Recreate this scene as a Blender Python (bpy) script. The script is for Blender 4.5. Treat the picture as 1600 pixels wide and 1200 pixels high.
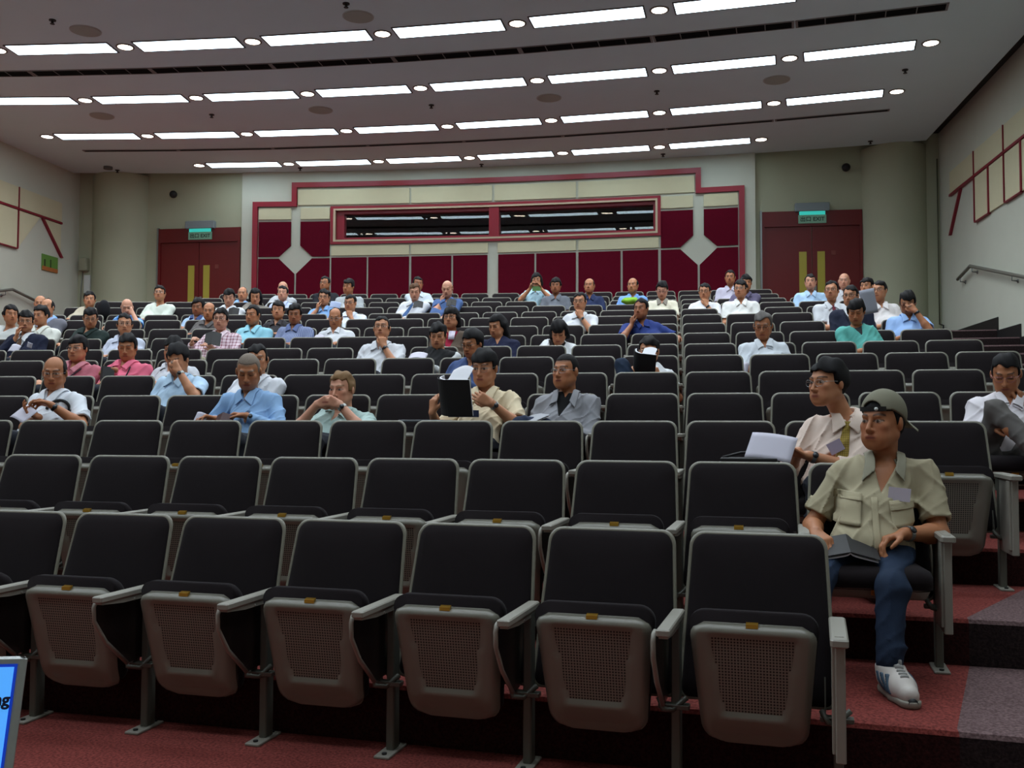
import bpy, math, random
import numpy as np
from mathutils import Vector, Matrix, Euler
random.seed(7)
SC = bpy.context.scene
for o in list(bpy.data.objects): bpy.data.objects.remove(o)
COL = SC.collection
R_ = math.radians
# ------------------------------------------------------------------ camera
CAMH = 1.25
FPX = 1550.0
YAW, PIT, ROL = R_(8.45), R_(2.55), R_(.16)
_F = Vector((-math.sin(YAW)*math.cos(PIT), math.cos(YAW)*math.cos(PIT), math.sin(PIT)))
_R0 = Vector((math.cos(YAW), math.sin(YAW), 0)); _U0 = _R0.cross(_F)
_R = _R0*math.cos(ROL)+_U0*math.sin(ROL); _U = _U0*math.cos(ROL)-_R0*math.sin(ROL)
cam = bpy.data.cameras.new('camera'); cam.sensor_width = 36; cam.lens = FPX/1600*36
cam.clip_start = .05; cam.clip_end = 100
camo = bpy.data.objects.new('camera', cam); COL.objects.link(camo)
camo.matrix_world = Matrix(((_R.x, _U.x, -_F.x, 0), (_R.y, _U.y, -_F.y, 0), (_R.z, _U.z, -_F.z, CAMH), (0, 0, 0, 1)))
SC.camera = camo
def ray(px, py): return _F+_R*((px-800)/FPX)-_U*((py-600)/FPX)
def on_y(px, py, y): v = ray(px, py); t = y/v.y; return Vector((v.x*t, y, CAMH+v.z*t))
# ------------------------------------------------------------------ world, exposure
W = bpy.data.worlds.new('world'); SC.world = W; W.use_nodes = True
W.node_tree.nodes['Background'].inputs[0].default_value = (.02, .02, .022, 1)
W.node_tree.nodes['Background'].inputs[1].default_value = .2
SC.view_settings.view_transform = 'Standard'; SC.view_settings.look = 'None'
SC.view_settings.exposure = EXPO = -.22
SC.view_settings.gamma = 1.0; SC.view_settings.use_curve_mapping = False
STRIP_E = 7.0       # glow of the fluorescent diffusers
STRIP_W = 24.0      # watts of the tubes of one troffer (downward light)
DOWN_E = 12.0       # emission of the round downlights
# ------------------------------------------------------------------ helpers
def srgb(r, g, b):
    f = lambda c: (c/255/12.92) if c/255 <= .04045 else ((c/255+.055)/1.055)**2.4
    return (f(r), f(g), f(b), 1)
MATS = {}
def mat(name, col, rough=.6, metal=0, spec=.5, bump=0, bscale=200, var=0, vscale=6, emit=0, attr=None, ecol=None, coat=0, sheen=0):
    if name in MATS: return MATS[name]
    m = bpy.data.materials.new(name); m.use_nodes = True; nt = m.node_tree; N = nt.nodes; L = nt.links
    b = N['Principled BSDF']
    b.inputs['Base Color'].default_value = col if len(col) == 4 else (*col, 1)
    b.inputs['Roughness'].default_value = rough; b.inputs['Metallic'].default_value = metal
    b.inputs['Specular IOR Level'].default_value = spec
    if coat: b.inputs['Coat Weight'].default_value = coat
    if sheen: b.inputs['Sheen Weight'].default_value = sheen
    tc = N.new('ShaderNodeTexCoord')
    src = None
    if attr:
        a = N.new('ShaderNodeAttribute'); a.attribute_name = attr; src = a.outputs['Color']
        L.new(src, b.inputs['Base Color'])
    if var:
        n = N.new('ShaderNodeTexNoise'); n.inputs['Scale'].default_value = vscale; n.inputs['Detail'].default_value = 6
        L.new(tc.outputs['Object'], n.inputs['Vector'])
        mp = N.new('ShaderNodeMapRange'); mp.inputs[3].default_value = 1-var; mp.inputs[4].default_value = 1+var
        L.new(n.outputs['Fac'], mp.inputs[0])
        mx = N.new('ShaderNodeVectorMath'); mx.operation = 'SCALE'
        if src: L.new(src, mx.inputs[0])
        else: mx.inputs[0].default_value = tuple(b.inputs['Base Color'].default_value)[:3]
        L.new(mp.outputs[0], mx.inputs['Scale']); L.new(mx.outputs[0], b.inputs['Base Color'])
    if bump:
        n = N.new('ShaderNodeTexNoise'); n.inputs['Scale'].default_value = bscale; n.inputs['Detail'].default_value = 3
        L.new(tc.outputs['Object'], n.inputs['Vector'])
        bp = N.new('ShaderNodeBump'); bp.inputs['Strength'].default_value = bump; bp.inputs['Distance'].default_value = .01
        L.new(n.outputs['Fac'], bp.inputs['Height']); L.new(bp.outputs[0], b.inputs['Normal'])
    if emit:
        b.inputs['Emission Color'].default_value = ecol or b.inputs['Base Color'].default_value
        b.inputs['Emission Strength'].default_value = emit
    MATS[name] = m; return m
def hexkey(c): return '_'.join(str(int(v)) for v in c)
def cloth(c, **k):
    k2 = dict(rough=.85, spec=.2, bump=.05, bscale=350, var=.08, vscale=9); k2.update(k)
    return mat('cloth_'+hexkey(c), srgb(*c), **k2)

class MB:
    """collects shapes and links them as ONE mesh object"""
    def __init__(s): s.v = []; s.f = []; s.m = []; s.smooth = []
    def add(s, vs, fs, mi=0, smooth=False):
        o = len(s.v); s.v += [tuple(v) for v in vs]
        for f in fs: s.f.append([i+o for i in f]); s.m.append(mi); s.smooth.append(smooth)
        return s
    def box(s, x0, x1, y0, y1, z0, z1, mi=0, bev=0):
        if x0 > x1: x0, x1 = x1, x0
        if y0 > y1: y0, y1 = y1, y0
        if z0 > z1: z0, z1 = z1, z0
        if bev <= 0:
            vs = [(x0, y0, z0), (x1, y0, z0), (x1, y1, z0), (x0, y1, z0), (x0, y0, z1), (x1, y0, z1), (x1, y1, z1), (x0, y1, z1)]
            fs = [(0, 3, 2, 1), (4, 5, 6, 7), (0, 1, 5, 4), (1, 2, 6, 5), (2, 3, 7, 6), (3, 0, 4, 7)]
            return s.add(vs, fs, mi)
        b = bev; ring = []
        def rect(dx, dy, z): return [(x0+dx, y0+dy, z), (x1-dx, y0+dy, z), (x1-dx, y1-dy, z), (x0+dx, y1-dy, z)]
        # octagonal cross sections in plan
        def octa(e, z):
            c = b+e
            return [(x0+c, y0+e, z), (x1-c, y0+e, z), (x1-e, y0+c, z), (x1-e, y1-c, z), (x1-c, y1-e, z), (x0+c, y1-e, z), (x0+e, y1-c, z), (x0+e, y0+c, z)]
        rings = [octa(b*.7, z0), octa(0, z0+b*.7), octa(0, z1-b*.7), octa(b*.7, z1)]
        vs = [p for r in rings for p in r]; fs = [tuple(range(7, -1, -1)), tuple(range(24, 32))]
        for k in range(3):
            for i in range(8): j = (i+1) % 8; fs.append((k*8+i, k*8+j, (k+1)*8+j, (k+1)*8+i))
        return s.add(vs, fs, mi)
    def tube(s, pts, r, n=8, mi=0, cap=True, smooth=True):
        pts = [Vector(p) for p in pts]; rr = r if isinstance(r, (list, tuple)) else [r]*len(pts)
        vs = []; fs = []; up = None
        for i, p in enumerate(pts):
            t = (pts[min(i+1, len(pts)-1)]-pts[max(i-1, 0)]).normalized()
            if up is None: up = Vector((0, 0, 1)) if abs(t.z) < .9 else Vector((1, 0, 0))
            a = t.cross(up).normalized(); b = a.cross(t).normalized(); up = b
            for k in range(n):
                an = 2*math.pi*k/n; vs.append(p+a*math.cos(an)*rr[i]+b*math.sin(an)*rr[i])
        for i in range(len(pts)-1):
            for k in range(n):
                k2 = (k+1) % n; fs.append((i*n+k, i*n+k2, (i+1)*n+k2, (i+1)*n+k))
        if cap: fs.append(tuple(range(n))[::-1]); fs.append(tuple((len(pts)-1)*n+k for k in range(n)))
        return s.add(vs, fs, mi, smooth)
    def disc(s, c, r, z0, z1, n=24, mi=0):
        """upright cylinder"""
        vs = []
        for z in (z0, z1):
            for k in range(n): a = 2*math.pi*k/n; vs.append((c[0]+r*math.cos(a), c[1]+r*math.sin(a), z))
        fs = [tuple(range(n))[::-1], tuple(range(n, 2*n))]+[(k, (k+1) % n, n+(k+1) % n, n+k) for k in range(n)]
        return s.add(vs, fs, mi)
    def prism(s, poly, axis, a, b, mi=0):
        """polygon (two coordinates) extruded along axis 'x','y' or 'z' from a to b"""
        def P(u, v, w): return {'x': (w, u, v), 'y': (u, w, v), 'z': (u, v, w)}[axis]
        n = len(poly); vs = [P(u, v, a) for u, v in poly]+[P(u, v, b) for u, v in poly]
        fs = [tuple(range(n)), tuple(range(n, 2*n))[::-1]]+[(k, n+k, n+(k+1) % n, (k+1) % n) for k in range(n)]
        return s.add(vs, fs, mi)
    def mesh(s, name, mats, fix=False):
        me = bpy.data.meshes.new(name); me.from_pydata(s.v, [], s.f)
        for m in (mats if isinstance(mats, (list, tuple)) else [mats]): me.materials.append(m)
        me.polygons.foreach_set('material_index', s.m); me.polygons.foreach_set('use_smooth', s.smooth)
        if fix:
            import bmesh
            bm = bmesh.new(); bm.from_mesh(me); bmesh.ops.recalc_face_normals(bm, faces=bm.faces); bm.to_mesh(me); bm.free()
        me.update(); return me
    def obj(s, name, mats, parent=None, fix=True):
        return link(name, s.mesh(name, mats, fix), parent)
def link(name, data, parent=None, loc=None):
    o = bpy.data.objects.new(name, data); COL.objects.link(o)
    if parent: o.parent = parent
    if loc is not None: o.location = loc
    return o
def tag(o, label=None, cat=None, group=None, kind=None):
    if label: o['label'] = label
    if cat: o['category'] = cat
    if group: o['group'] = group
    if kind: o['kind'] = kind
    return o
def thing(name, label, cat, loc=(0, 0, 0), rz=0, group=None):
    o = bpy.data.objects.new(name, None); COL.objects.link(o); o.location = loc; o.rotation_euler = (0, 0, rz)
    o.empty_display_size = .1
    return tag(o, label, cat, group)
def struct(o): o['kind'] = 'structure'; return o
def lay(x, z): return (x*WS, z*WS-.036)
def on_wall(o, curve=True, scale=True):
    """take a mesh drawn on the flat back wall plane to its real place on the curved wall"""
    import bmesh
    me = o.data; bm = bmesh.new(); bm.from_mesh(me)
    if curve:
        x0 = min(v.co.x for v in bm.verts); x1 = max(v.co.x for v in bm.verts); n = int((x1-x0)/.5)
        for i in range(1, n+1):
            xx = x0+(x1-x0)*i/(n+1); bmesh.ops.bisect_plane(bm, geom=bm.verts[:]+bm.edges[:]+bm.faces[:], plane_co=(xx, 0, 0), plane_no=(1, 0, 0))
    for v in bm.verts:
        z = v.co.z; low = abs(z-FLOOR[15]) < .03
        if scale: x, z2 = lay(v.co.x, z)
        else: x, z2 = v.co.x, z
        v.co.x = x; v.co.z = z if (low or z > 6.6) else z2
        v.co.y = (wall_y(x) if curve else YD)+(v.co.y-(YB if curve else YB+.15))
    bm.to_mesh(me); bm.free(); me.update(); return o
_WALLQ = []
def text_mesh(txt, size, mt, name, parent=None, ext=.001, bold=0):
    c = bpy.data.curves.new('t', 'FONT'); c.body = txt; c.size = size; c.extrude = ext; c.align_x = 'CENTER'; c.align_y = 'CENTER'; c.offset = bold
    c.resolution_u = 3
    t = bpy.data.objects.new('t', c); COL.objects.link(t)
    dg = bpy.context.evaluated_depsgraph_get()
    me = bpy.data.meshes.new_from_object(t.evaluated_get(dg)); bpy.data.objects.remove(t); bpy.data.curves.remove(c)
    me.materials.clear(); me.materials.append(mt)
    return link(name, me, parent)
# ------------------------------------------------------------------ seating geometry (rows are shallow arcs)
ROWS = [[0.088, 3.85, -0.146, -0.014, 0.864], [0.113, 4.849, -0.119, -0.014, 1.094], [0.129, 5.841, -0.087, -0.012, 1.296],
 [0.16, 6.815, -0.074, -0.012, 1.491], [0.174, 7.791, -0.056, -0.012, 1.691], [0.196, 8.775, -0.05, -0.014, 1.892],
 [0.214, 9.766, -0.047, -0.013, 2.076], [0.228, 10.752, -0.033, -0.014, 2.275], [0.245, 11.726, -0.041, -0.018, 2.48],
 [0.261, 12.696, -0.038, -0.02, 2.692], [0.268, 13.668, -0.041, -0.019, 2.881], [0.303, 14.639, -0.015, -0.02, 3.075],
 [0.31, 15.61, 0.005, -0.02, 3.264], [0.31, 16.58, 0.002, -0.019, 3.459], [0.31, 17.549, 0.001, -0.018, 3.665]]
HB = .864; SW = .55
def rowpt(n, k, dy=0):
    x0, y0, a, kp, h = ROWS[n-1]; t0 = math.atan(a); th = t0+kp*SW*k
    P = Vector((x0+(math.sin(th)-math.sin(t0))/kp, y0-(math.cos(th)-math.cos(t0))/kp, h-HB))
    return P+Vector((-math.sin(th), math.cos(th), 0))*dy, th
def rowy(n, x, dy=0):
    k = (x-ROWS[n-1][0])/SW
    for _ in range(12): k -= (rowpt(n, k, dy)[0].x-x)/SW
    return rowpt(n, k, dy)[0].y
def rowk(n, px, dy):
    """arc index in row n that the photograph's column px looks at"""
    k = 0
    v = ray(px, 600); s = v.x/v.y
    for _ in range(40):
        P = rowpt(n, k, dy)[0]; k -= (P.x-s*P.y)/SW
    return k
FLOOR = {n: ROWS[n-1][4]-HB for n in range(1, 16)}
XL, XR = -12.2, 5.2
YB = 19.2; ZC = 6.6      # the back wall is drawn in its own flat design coordinates (plane YB), then laid on the shallow arc wall_y
WS = 1.029
def wall_y(x): return 19.87-(x+3.7)**2/96
YD = 19.62          # plane of the recessed door bays
CX = -3.28
# ------------------------------------------------------------------ materials of the room
def carpet(name, c, c2):
    m = bpy.data.materials.new(name); m.use_nodes = True; N = m.node_tree.nodes; L = m.node_tree.links; b = N['Principled BSDF']
    tc = N.new('ShaderNodeTexCoord'); n = N.new('ShaderNodeTexNoise'); n.inputs['Scale'].default_value = 90; n.inputs['Detail'].default_value = 4
    L.new(tc.outputs['Object'], n.inputs['Vector'])
    n2 = N.new('ShaderNodeTexNoise'); n2.inputs['Scale'].default_value = 2.2; n2.inputs['Detail'].default_value = 3; L.new(tc.outputs['Object'], n2.inputs['Vector'])
    r = N.new('ShaderNodeValToRGB'); r.color_ramp.elements[0].position = .35; r.color_ramp.elements[1].position = .68
    r.color_ramp.elements[0].color = srgb(*c2); r.color_ramp.elements[1].color = srgb(*c); L.new(n.outputs['Fac'], r.inputs[0])
    mp = N.new('ShaderNodeMapRange'); mp.inputs[3].default_value = .82; mp.inputs[4].default_value = 1.15; L.new(n2.outputs['Fac'], mp.inputs[0])
    mx = N.new('ShaderNodeVectorMath'); mx.operation = 'SCALE'; L.new(r.outputs[0], mx.inputs[0]); L.new(mp.outputs[0], mx.inputs['Scale'])
    L.new(mx.outputs[0], b.inputs['Base Color']); b.inputs['Roughness'].default_value = .95; b.inputs['Specular IOR Level'].default_value = .1
    bp = N.new('ShaderNodeBump'); bp.inputs['Strength'].default_value = .6; bp.inputs['Distance'].default_value = .006; L.new(n.outputs['Fac'], bp.inputs['Height']); L.new(bp.outputs[0], b.inputs['Normal'])
    MATS[name] = m; return m
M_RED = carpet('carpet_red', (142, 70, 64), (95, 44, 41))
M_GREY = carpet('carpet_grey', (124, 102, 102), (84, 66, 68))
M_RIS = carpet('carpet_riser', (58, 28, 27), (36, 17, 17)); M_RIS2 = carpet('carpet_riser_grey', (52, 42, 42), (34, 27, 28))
M_CEIL = mat('ceiling_paint', srgb(204, 222, 228), .9, spec=.2, var=.03, vscale=2)
M_WALL = mat('wall_paint', srgb(196, 198, 184), .85, spec=.25, var=.04, vscale=3, bump=.08, bscale=60)
M_WALL2 = mat('wall_paint_warm', srgb(172, 174, 150), .85, spec=.25, var=.04, vscale=3, bump=.08, bscale=60)
M_CREAM = mat('cream_fabric_panel', srgb(206, 200, 168), .9, spec=.2, bump=.2, bscale=300, var=.03)
M_MAROON = mat('maroon_fabric_panel', srgb(92, 11, 32), .95, spec=.1, bump=.3, bscale=300, var=.10, vscale=20)
M_TRIM = mat('crimson_lacquer_trim', srgb(142, 13, 38), .35, spec=.5)
M_DOOR = mat('red_door_paint', srgb(100, 6, 10), .4, spec=.45, var=.05)
M_GOLD = mat('wired_glass_amber', srgb(170, 158, 60), .3, spec=.5)
M_BEIGE = mat('beige_moulding', srgb(196, 178, 150), .5)
M_BLACK = mat('black_rubber', srgb(16, 16, 17), .55)
M_DARK = mat('dark_void', srgb(10, 10, 11), .9, spec=.1)  # near-black colour stands in for the shade of voids and slots
M_METAL = mat('brushed_metal', srgb(140, 142, 140), .35, metal=.8)
M_WHITE = mat('white_plastic', srgb(205, 208, 205), .5)
M_STRIP = mat('fluorescent_diffuser', srgb(240, 248, 255), .5, emit=STRIP_E, ecol=srgb(218, 242, 255))
M_BULB = mat('downlight_lens', srgb(255, 246, 235), .5, emit=DOWN_E, ecol=srgb(255, 240, 222))
# ------------------------------------------------------------------ stepped floor
XB = {1: .95, 2: 1.0, 3: 1.32, 4: 1.9, 5: 2.35, 6: 2.9, 7: 3.15}
def xb(n): return XB.get(n, 3.2)
RIS = -.12
def riser_y(n, x):      # front edge of tread n
    if n == 1: return -3.0
    if n == 17: return YD+.1
    return rowy(min(n-1, 15), x, RIS)
mb = MB(); NS = 26
for n in range(1, 17):
    z = FLOOR[n] if n <= 15 else FLOOR[15]+.0
    zprev = FLOOR[n-1] if n > 1 else -.1
    if n == 16: continue
    xf = [XL+(xb(n)-XL)*i/NS for i in range(NS+1)]+[xb(n)+(XR-xb(n))*i/5 for i in range(1, 6)]
    nb = n+1
    xk = [XL+(xb(nb)-XL)*i/NS for i in range(NS+1)]+[xb(nb)+(XR-xb(nb))*i/5 for i in range(1, 6)]
    yf = [riser_y(n, x) for x in xf]; yk = [riser_y(nb, x) if n < 15 else YD+.1 for x in xk]
    vs = []; m = len(xf); nose = .02
    for i in range(m): vs.append((xf[i], yf[i], zprev)); 
    for i in range(m): vs.append((xf[i], yf[i], z-nose))
    for i in range(m): vs.append((xf[i], yf[i]+nose*.4, z-.004))
    for i in range(m): vs.append((xf[i], yf[i]+nose*1.4, z))
    for i in range(m): vs.append((xk[i], yk[i]+.0, z))
    for i in range(m-1):
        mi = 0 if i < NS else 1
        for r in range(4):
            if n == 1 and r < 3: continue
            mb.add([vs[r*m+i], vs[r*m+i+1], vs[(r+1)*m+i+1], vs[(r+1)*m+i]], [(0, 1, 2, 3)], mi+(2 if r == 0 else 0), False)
fl = struct(mb.obj('floor', [M_RED, M_GREY, M_RIS, M_RIS2], fix=False))
fl['label'] = 'stepped red carpeted floor with grey carpet along the right aisle'
# ------------------------------------------------------------------ walls
def wallbox(name, *a, m=M_WALL): return struct(MB().box(*a).obj(name, m))
wallbox('wall_right', XR, XR+.15, -3, YD+.15, -.1, 7.1)
wallbox('wall_left', XL-.15, XL, -3, YD+.15, -.1, 7.1)
wallbox('wall_front', XL, XR, -3.15, -3, -.1, 7.1)
# back wall: projecting centre bay with the control window opening, recessed door bays, round columns
zf = FLOOR[15]
WX0, WX1, WZ0, WZ1 = -6.5, -.02, 5.0, 5.67
mb = MB(); cxl, cxr = -8.40, 1.80
mb.box(cxl, WX0, YB-.05, YB+.25, zf, 7.0); mb.box(WX1, cxr, YB-.05, YB+.25, zf, 7.0)
mb.box(WX0, WX1, YB-.05, YB+.25, zf, WZ0); mb.box(WX0, WX1, YB-.05, YB+.25, WZ1, 7.0)
_wb = struct(mb.obj('wall_back', M_WALL)); on_wall(_wb)
wallbox('wall_back_right', cxr*WS-.05, XR, YD, YD+.15, zf, 7.0, m=M_WALL2)
wallbox('wall_back_left', XL, cxl*WS+.05, YD, YD+.15, zf, 7.0, m=M_WALL2)
for nm, cx in (('trim_1', 4.47), ('trim_2', -11.40)):
    mb = MB(); vs = []; n = 48
    for z in (zf, ZC-.001):
        for k in range(n): a = 2*math.pi*k/n; vs.append((cx+.635*math.cos(a), 19.75+.635*math.sin(a), z))
    mb.add(vs, [(k, (k+1) % n, n+(k+1) % n, n+k) for k in range(n)], 0, True); mb.add(vs, [tuple(range(n))], 0)
    o = struct(mb.obj(nm, M_WALL2)); o['label'] = 'round plastered column beside the double doors'
# ceiling slab with shadow gap along the right wall
mb = MB(); _xs = [XL+(4.91-XL)*i/24 for i in range(25)]
mb.prism([(XL, -3), (4.91, -3)]+[(x, wall_y(x)) for x in reversed(_xs)], 'z', ZC, ZC+.25)
wallbox('wall_return_right', 4.80, XR, 19.36, 19.6, zf, 7.0, m=M_WALL2); wallbox('wall_return_left', XL, -11.75, 19.36, 19.6, zf, 7.0, m=M_WALL2)
c = struct(mb.obj('ceiling', M_CEIL))
struct(MB().box(XL, XR, -3, YD+.8, 7.05, 7.15).obj('trim_3', M_DARK))['label'] = 'dark cap above the ceiling slab, painted with the shade of the void'  # shade of the void is put into the cap's dark colour
struct(MB().box(4.91, XR, -3, YD, ZC+.2, ZC+.25).obj('trim_4', M_BLACK))['label'] = 'black strip painted as the shade in the gap beside the right wall'  # shade inside the gap is put into a black strip
# stepped black skirting on both side walls
for nm, xa, xbb in (('baseboard_right', XR-.02, XR-.001), ('baseboard_left', XL+.001, XL+.02)):
    mb = MB()
    for n in range(1, 16):
        xx = xa; y0 = riser_y(n, xx) if n > 1 else -3; y1 = riser_y(n+1, xx) if n < 15 else YD
        mb.box(xa, xbb, y0-(.012 if n > 1 else 0), y1, FLOOR[n]-.05, FLOOR[n]+.19)
    struct(mb.obj(nm, M_BLACK))
# ------------------------------------------------------------------ ceiling fittings
def arcy(y0, x): return y0-(x+4.9)**2/92
LROWS = [('first', 12.86, -10.21, 8), ('second', 15.03, -10.21, 8), ('third', 17.03, -10.21, 8), ('fourth', 19.10, -8.35, 6)]
strip_me = down_me = None; TUBES = {}
def troffer(x, y, rz, label, group, pw=1.0):
    t = thing('ceiling_light', label, 'ceiling light', (x, y, ZC), rz, group)
    global strip_me
    if strip_me is None:
        h = MB(); w, l = .17, .735
        for a in ((-l-.02, -l, -w-.02, w+.02), (l, l+.02, -w-.02, w+.02), (-l, l, -w-.02, -w), (-l, l, w, w+.02)): h.box(a[0], a[1], a[2], a[3], -.012, 0)
        d = MB(); d.box(-l, l, -w, w, -.008, -.002)
        strip_me = (h.mesh('housing', mat('light_housing', srgb(90, 88, 88), .6), True), d.mesh('diffuser', M_STRIP, True))
    link('housing', strip_me[0], t); link('diffuser', strip_me[1], t)
    if pw not in TUBES:
        a = bpy.data.lights.new('tubes', 'AREA'); a.shape = 'RECTANGLE'; a.size = 1.42; a.size_y = .28; a.energy = STRIP_W*pw; a.color = (.90, .96, 1.0); a.spread = R_(128); TUBES[pw] = a
    link('tubes', TUBES[pw], t, (0, 0, -.014))
    return t
def downlight(x, y, label, group):
    global down_me
    t = thing('recessed_downlight', label, 'ceiling light', (x, y, ZC), 0, group)
    if down_me is None:
        a = MB(); n = 28; vs = []
        for r, z in ((.125, 0), (.125, -.01), (.10, -.012), (.098, -.004)):
            for k in range(n): vs.append((r*math.cos(2*math.pi*k/n), r*math.sin(2*math.pi*k/n), z))
        a.add(vs, [(r*n+k, r*n+(k+1) % n, (r+1)*n+(k+1) % n, (r+1)*n+k) for r in range(3) for k in range(n)], 0, False)
        b = MB(); b.disc((0, 0), .099, -.009, -.003, 28)
        down_me = (a.mesh('trim_ring', mat('light_trim', srgb(120, 116, 112), .5), True), b.mesh('lens', M_BULB, True))
    link('trim_ring', down_me[0], t); link('lens', down_me[1], t); return t
ORD = ['zeroth', 'first', 'second', 'third', 'fourth', 'fifth', 'sixth', 'seventh', 'eighth', 'ninth', 'tenth', 'eleventh', 'twelfth', 'thirteenth', 'fourteenth', 'fifteenth',
       'sixteenth', 'seventeenth', 'eighteenth', 'nineteenth', 'twentieth', 'twenty-first', 'twenty-second', 'twenty-third']
RN = {'first': 'nearest', 'second': 'second nearest', 'third': 'third nearest', 'fourth': 'farthest'}
for nm, y0, xs, cnt in LROWS:
    for j in range(cnt):
        x = xs+1.86*j; y = arcy(y0, x); rz = math.atan(-(x+4.9)/46)
        troffer(x, y, rz, 'long white fluorescent ceiling strip, %s from the right in the %s curved row' % (ORD[cnt-j], RN[nm]), 'fluorescent strips in the curved ceiling rows', .15 if nm == 'fourth' else 1.0)
    for j in range(cnt+1):
        x = xs+1.86*j-.93
        if x < XL+.5: continue
        downlight(x, arcy(y0, x), 'small round ceiling downlight, %s from the right in the %s curved row of strips' % (ORD[cnt+1-j], RN[nm]), 'round downlights between the ceiling strips')
    # seam frame joining strips and downlights
# unseen strip rows added over the front of the hall to light it
for y0, pw in ((10.9, .8), (8.95, .6), (7.0, .45), (5.0, .4), (3.0, .4), (1.0, .4)):
    for j in range(8):
        x = -10.21+1.86*j
        troffer(x, y0, 0, 'added unseen front hall ceiling strip, %s from the right, %s row ahead of the picture' % (ORD[8-j], ORD[int((10.9-y0)/1.94)+1]), 'fluorescent strips added unseen over the front seats', pw)
# continuous air slots
def air_slot(y0, w, xs, n, what):
    for j in range(n):
        x = xs+1.86*j; rz = math.atan(-(x+4.9)/46)
        t = thing('air_diffuser', 'dark ceiling air slot, %s section from right, %s' % (ORD[n-j], what), 'air vent', (x, arcy(y0, x), ZC), rz, 'linear air slots of the ceiling')
        MB().box(-.90, .90, -w, w, -.006, -.001).obj('slot', M_DARK, t)  # flat strip, the recess's shade is in its dark colour
        f = MB(); f.box(-.93, .93, -w-.012, -w, -.012, 0); f.box(-.93, .93, w, w+.012, -.012, 0); f.box(-.93, -.90, -w, w, -.012, 0); f.box(.90, .93, -w, w, -.012, 0)
        for q in range(1, 5): f.box(-.93+q*.372-.006, -.93+q*.372+.006, -w, w, -.009, 0) if w > .08 else None
        f.obj('frame', mat('slot_frame', srgb(120, 116, 116), .6), t)
air_slot(13.78, .105, -10.3, 8, 'wider front slot')
air_slot(17.98, .04, -10.1, 8, 'narrow rear slot')
# round speakers, sprinklers, smoke detector
for i, (x, y) in enumerate([(-7.65, 12.19), (-3.86, 12.26), (-9.47, 15.63), (-5.63, 15.85), (-1.75, 15.77), (1.8, 15.43)]):
    k = 1.04
    where = ['left of the two in front of the nearest light row', 'right of the two in front of the nearest light row', 'leftmost between the second and third light rows', 'second from left between the second and third light rows',
             'third from left between the second and third light rows', 'rightmost between the second and third light rows'][i]
    t = thing('ceiling_speaker', 'round grey ceiling speaker grille, '+where, 'speaker', (x, y, ZC), 0, 'round speaker grilles in the ceiling')
    MB().disc((0, 0), .19, -.012, 0, 28).obj('grille', mat('grille_grey', srgb(165, 168, 160), .8, bump=.5, bscale=400), t)
    MB().disc((0, 0), .205, -.006, 0, 28).obj('rim', mat('rim_grey', srgb(180, 182, 180), .6), t)
for i, (x, y) in enumerate([(-7.88, 11.8), (-3.89, 11.85), (-7.56, 15.82), (-3.72, 15.85), (-.02, 15.68), (3.64, 15.25), (-11.15, 19.02), (-7.31, 19.38), (-3.55, 19.6), (.09, 19.35), (3.9, 19.0)]):
    t = thing('sprinkler_head', 'dark sprinkler head on the ceiling, %s' % (['over the front, far left', 'over the front, near the middle', 'left, between the middle light rows', 'centre left, between the middle light rows', 'centre right, between the middle light rows', 'far right, between the middle light rows',
              'by the left column', 'above the left door side of the back wall', 'above the control window middle', 'above the right diamond of the back wall', 'by the right column'][i]), 'sprinkler', (x, y, ZC), 0, 'sprinkler heads in the ceiling')
    b = MB(); b.disc((0, 0), .045, -.012, 0, 14); b.disc((0, 0), .016, -.05, -.012, 10); b.disc((0, 0), .03, -.056, -.05, 12); b.obj('head', mat('sprinkler_metal', srgb(48, 44, 44), .5, metal=.5), t)
t = thing('smoke_detector', 'small grey smoke detector on the ceiling by the left column', 'detector', (-11.2, 18.75, ZC)); MB().disc((0, 0), .09, -.05, 0, 20).obj('body', mat('detector_grey', srgb(90, 88, 86), .6), t)
# ------------------------------------------------------------------ back wall decoration
YF = YB-.05
def panel(name, label, poly, m, th=.03, bord=True, group=None):
    t = tag(MB().prism(poly, 'y', YF-th, YF-.001).obj(name, m), label, 'wall panel', group)
    return on_wall(t)
def rect(x0, x1, z0, z1): return [(x0, z0), (x1, z0), (x1, z1), (x0, z1)]
H1, H2 = 4.88, 4.08; ZT1, ZT2 = 5.83, 6.22; tw = .10
for sgn, sd in ((-1, 'left'), (1, 'right')):
    X = lambda d: CX+sgn*d
    zb = zf
    # stepped crimson frame
poly = [(CX-H1, zf), (CX-H1, ZT1), (CX-H2, ZT1), (CX-H2, ZT2), (CX+H2, ZT2), (CX+H2, ZT1), (CX+H1, ZT1), (CX+H1, zf),
        (CX+H1-tw, zf), (CX+H1-tw, ZT1-tw), (CX+H2-tw, ZT1-tw), (CX+H2-tw, ZT2-tw), (CX-H2+tw, ZT2-tw), (CX-H2+tw, ZT1-tw), (CX-H1+tw, ZT1-tw), (CX-H1+tw, zf)]
on_wall(tag(MB().prism(poly, 'y', YF-.06, YF-.001).obj('wall_frame_moulding', M_TRIM), 'stepped crimson frame moulding around the back wall panels', 'moulding'))
PG = 'fabric panels of the back wall'
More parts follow.
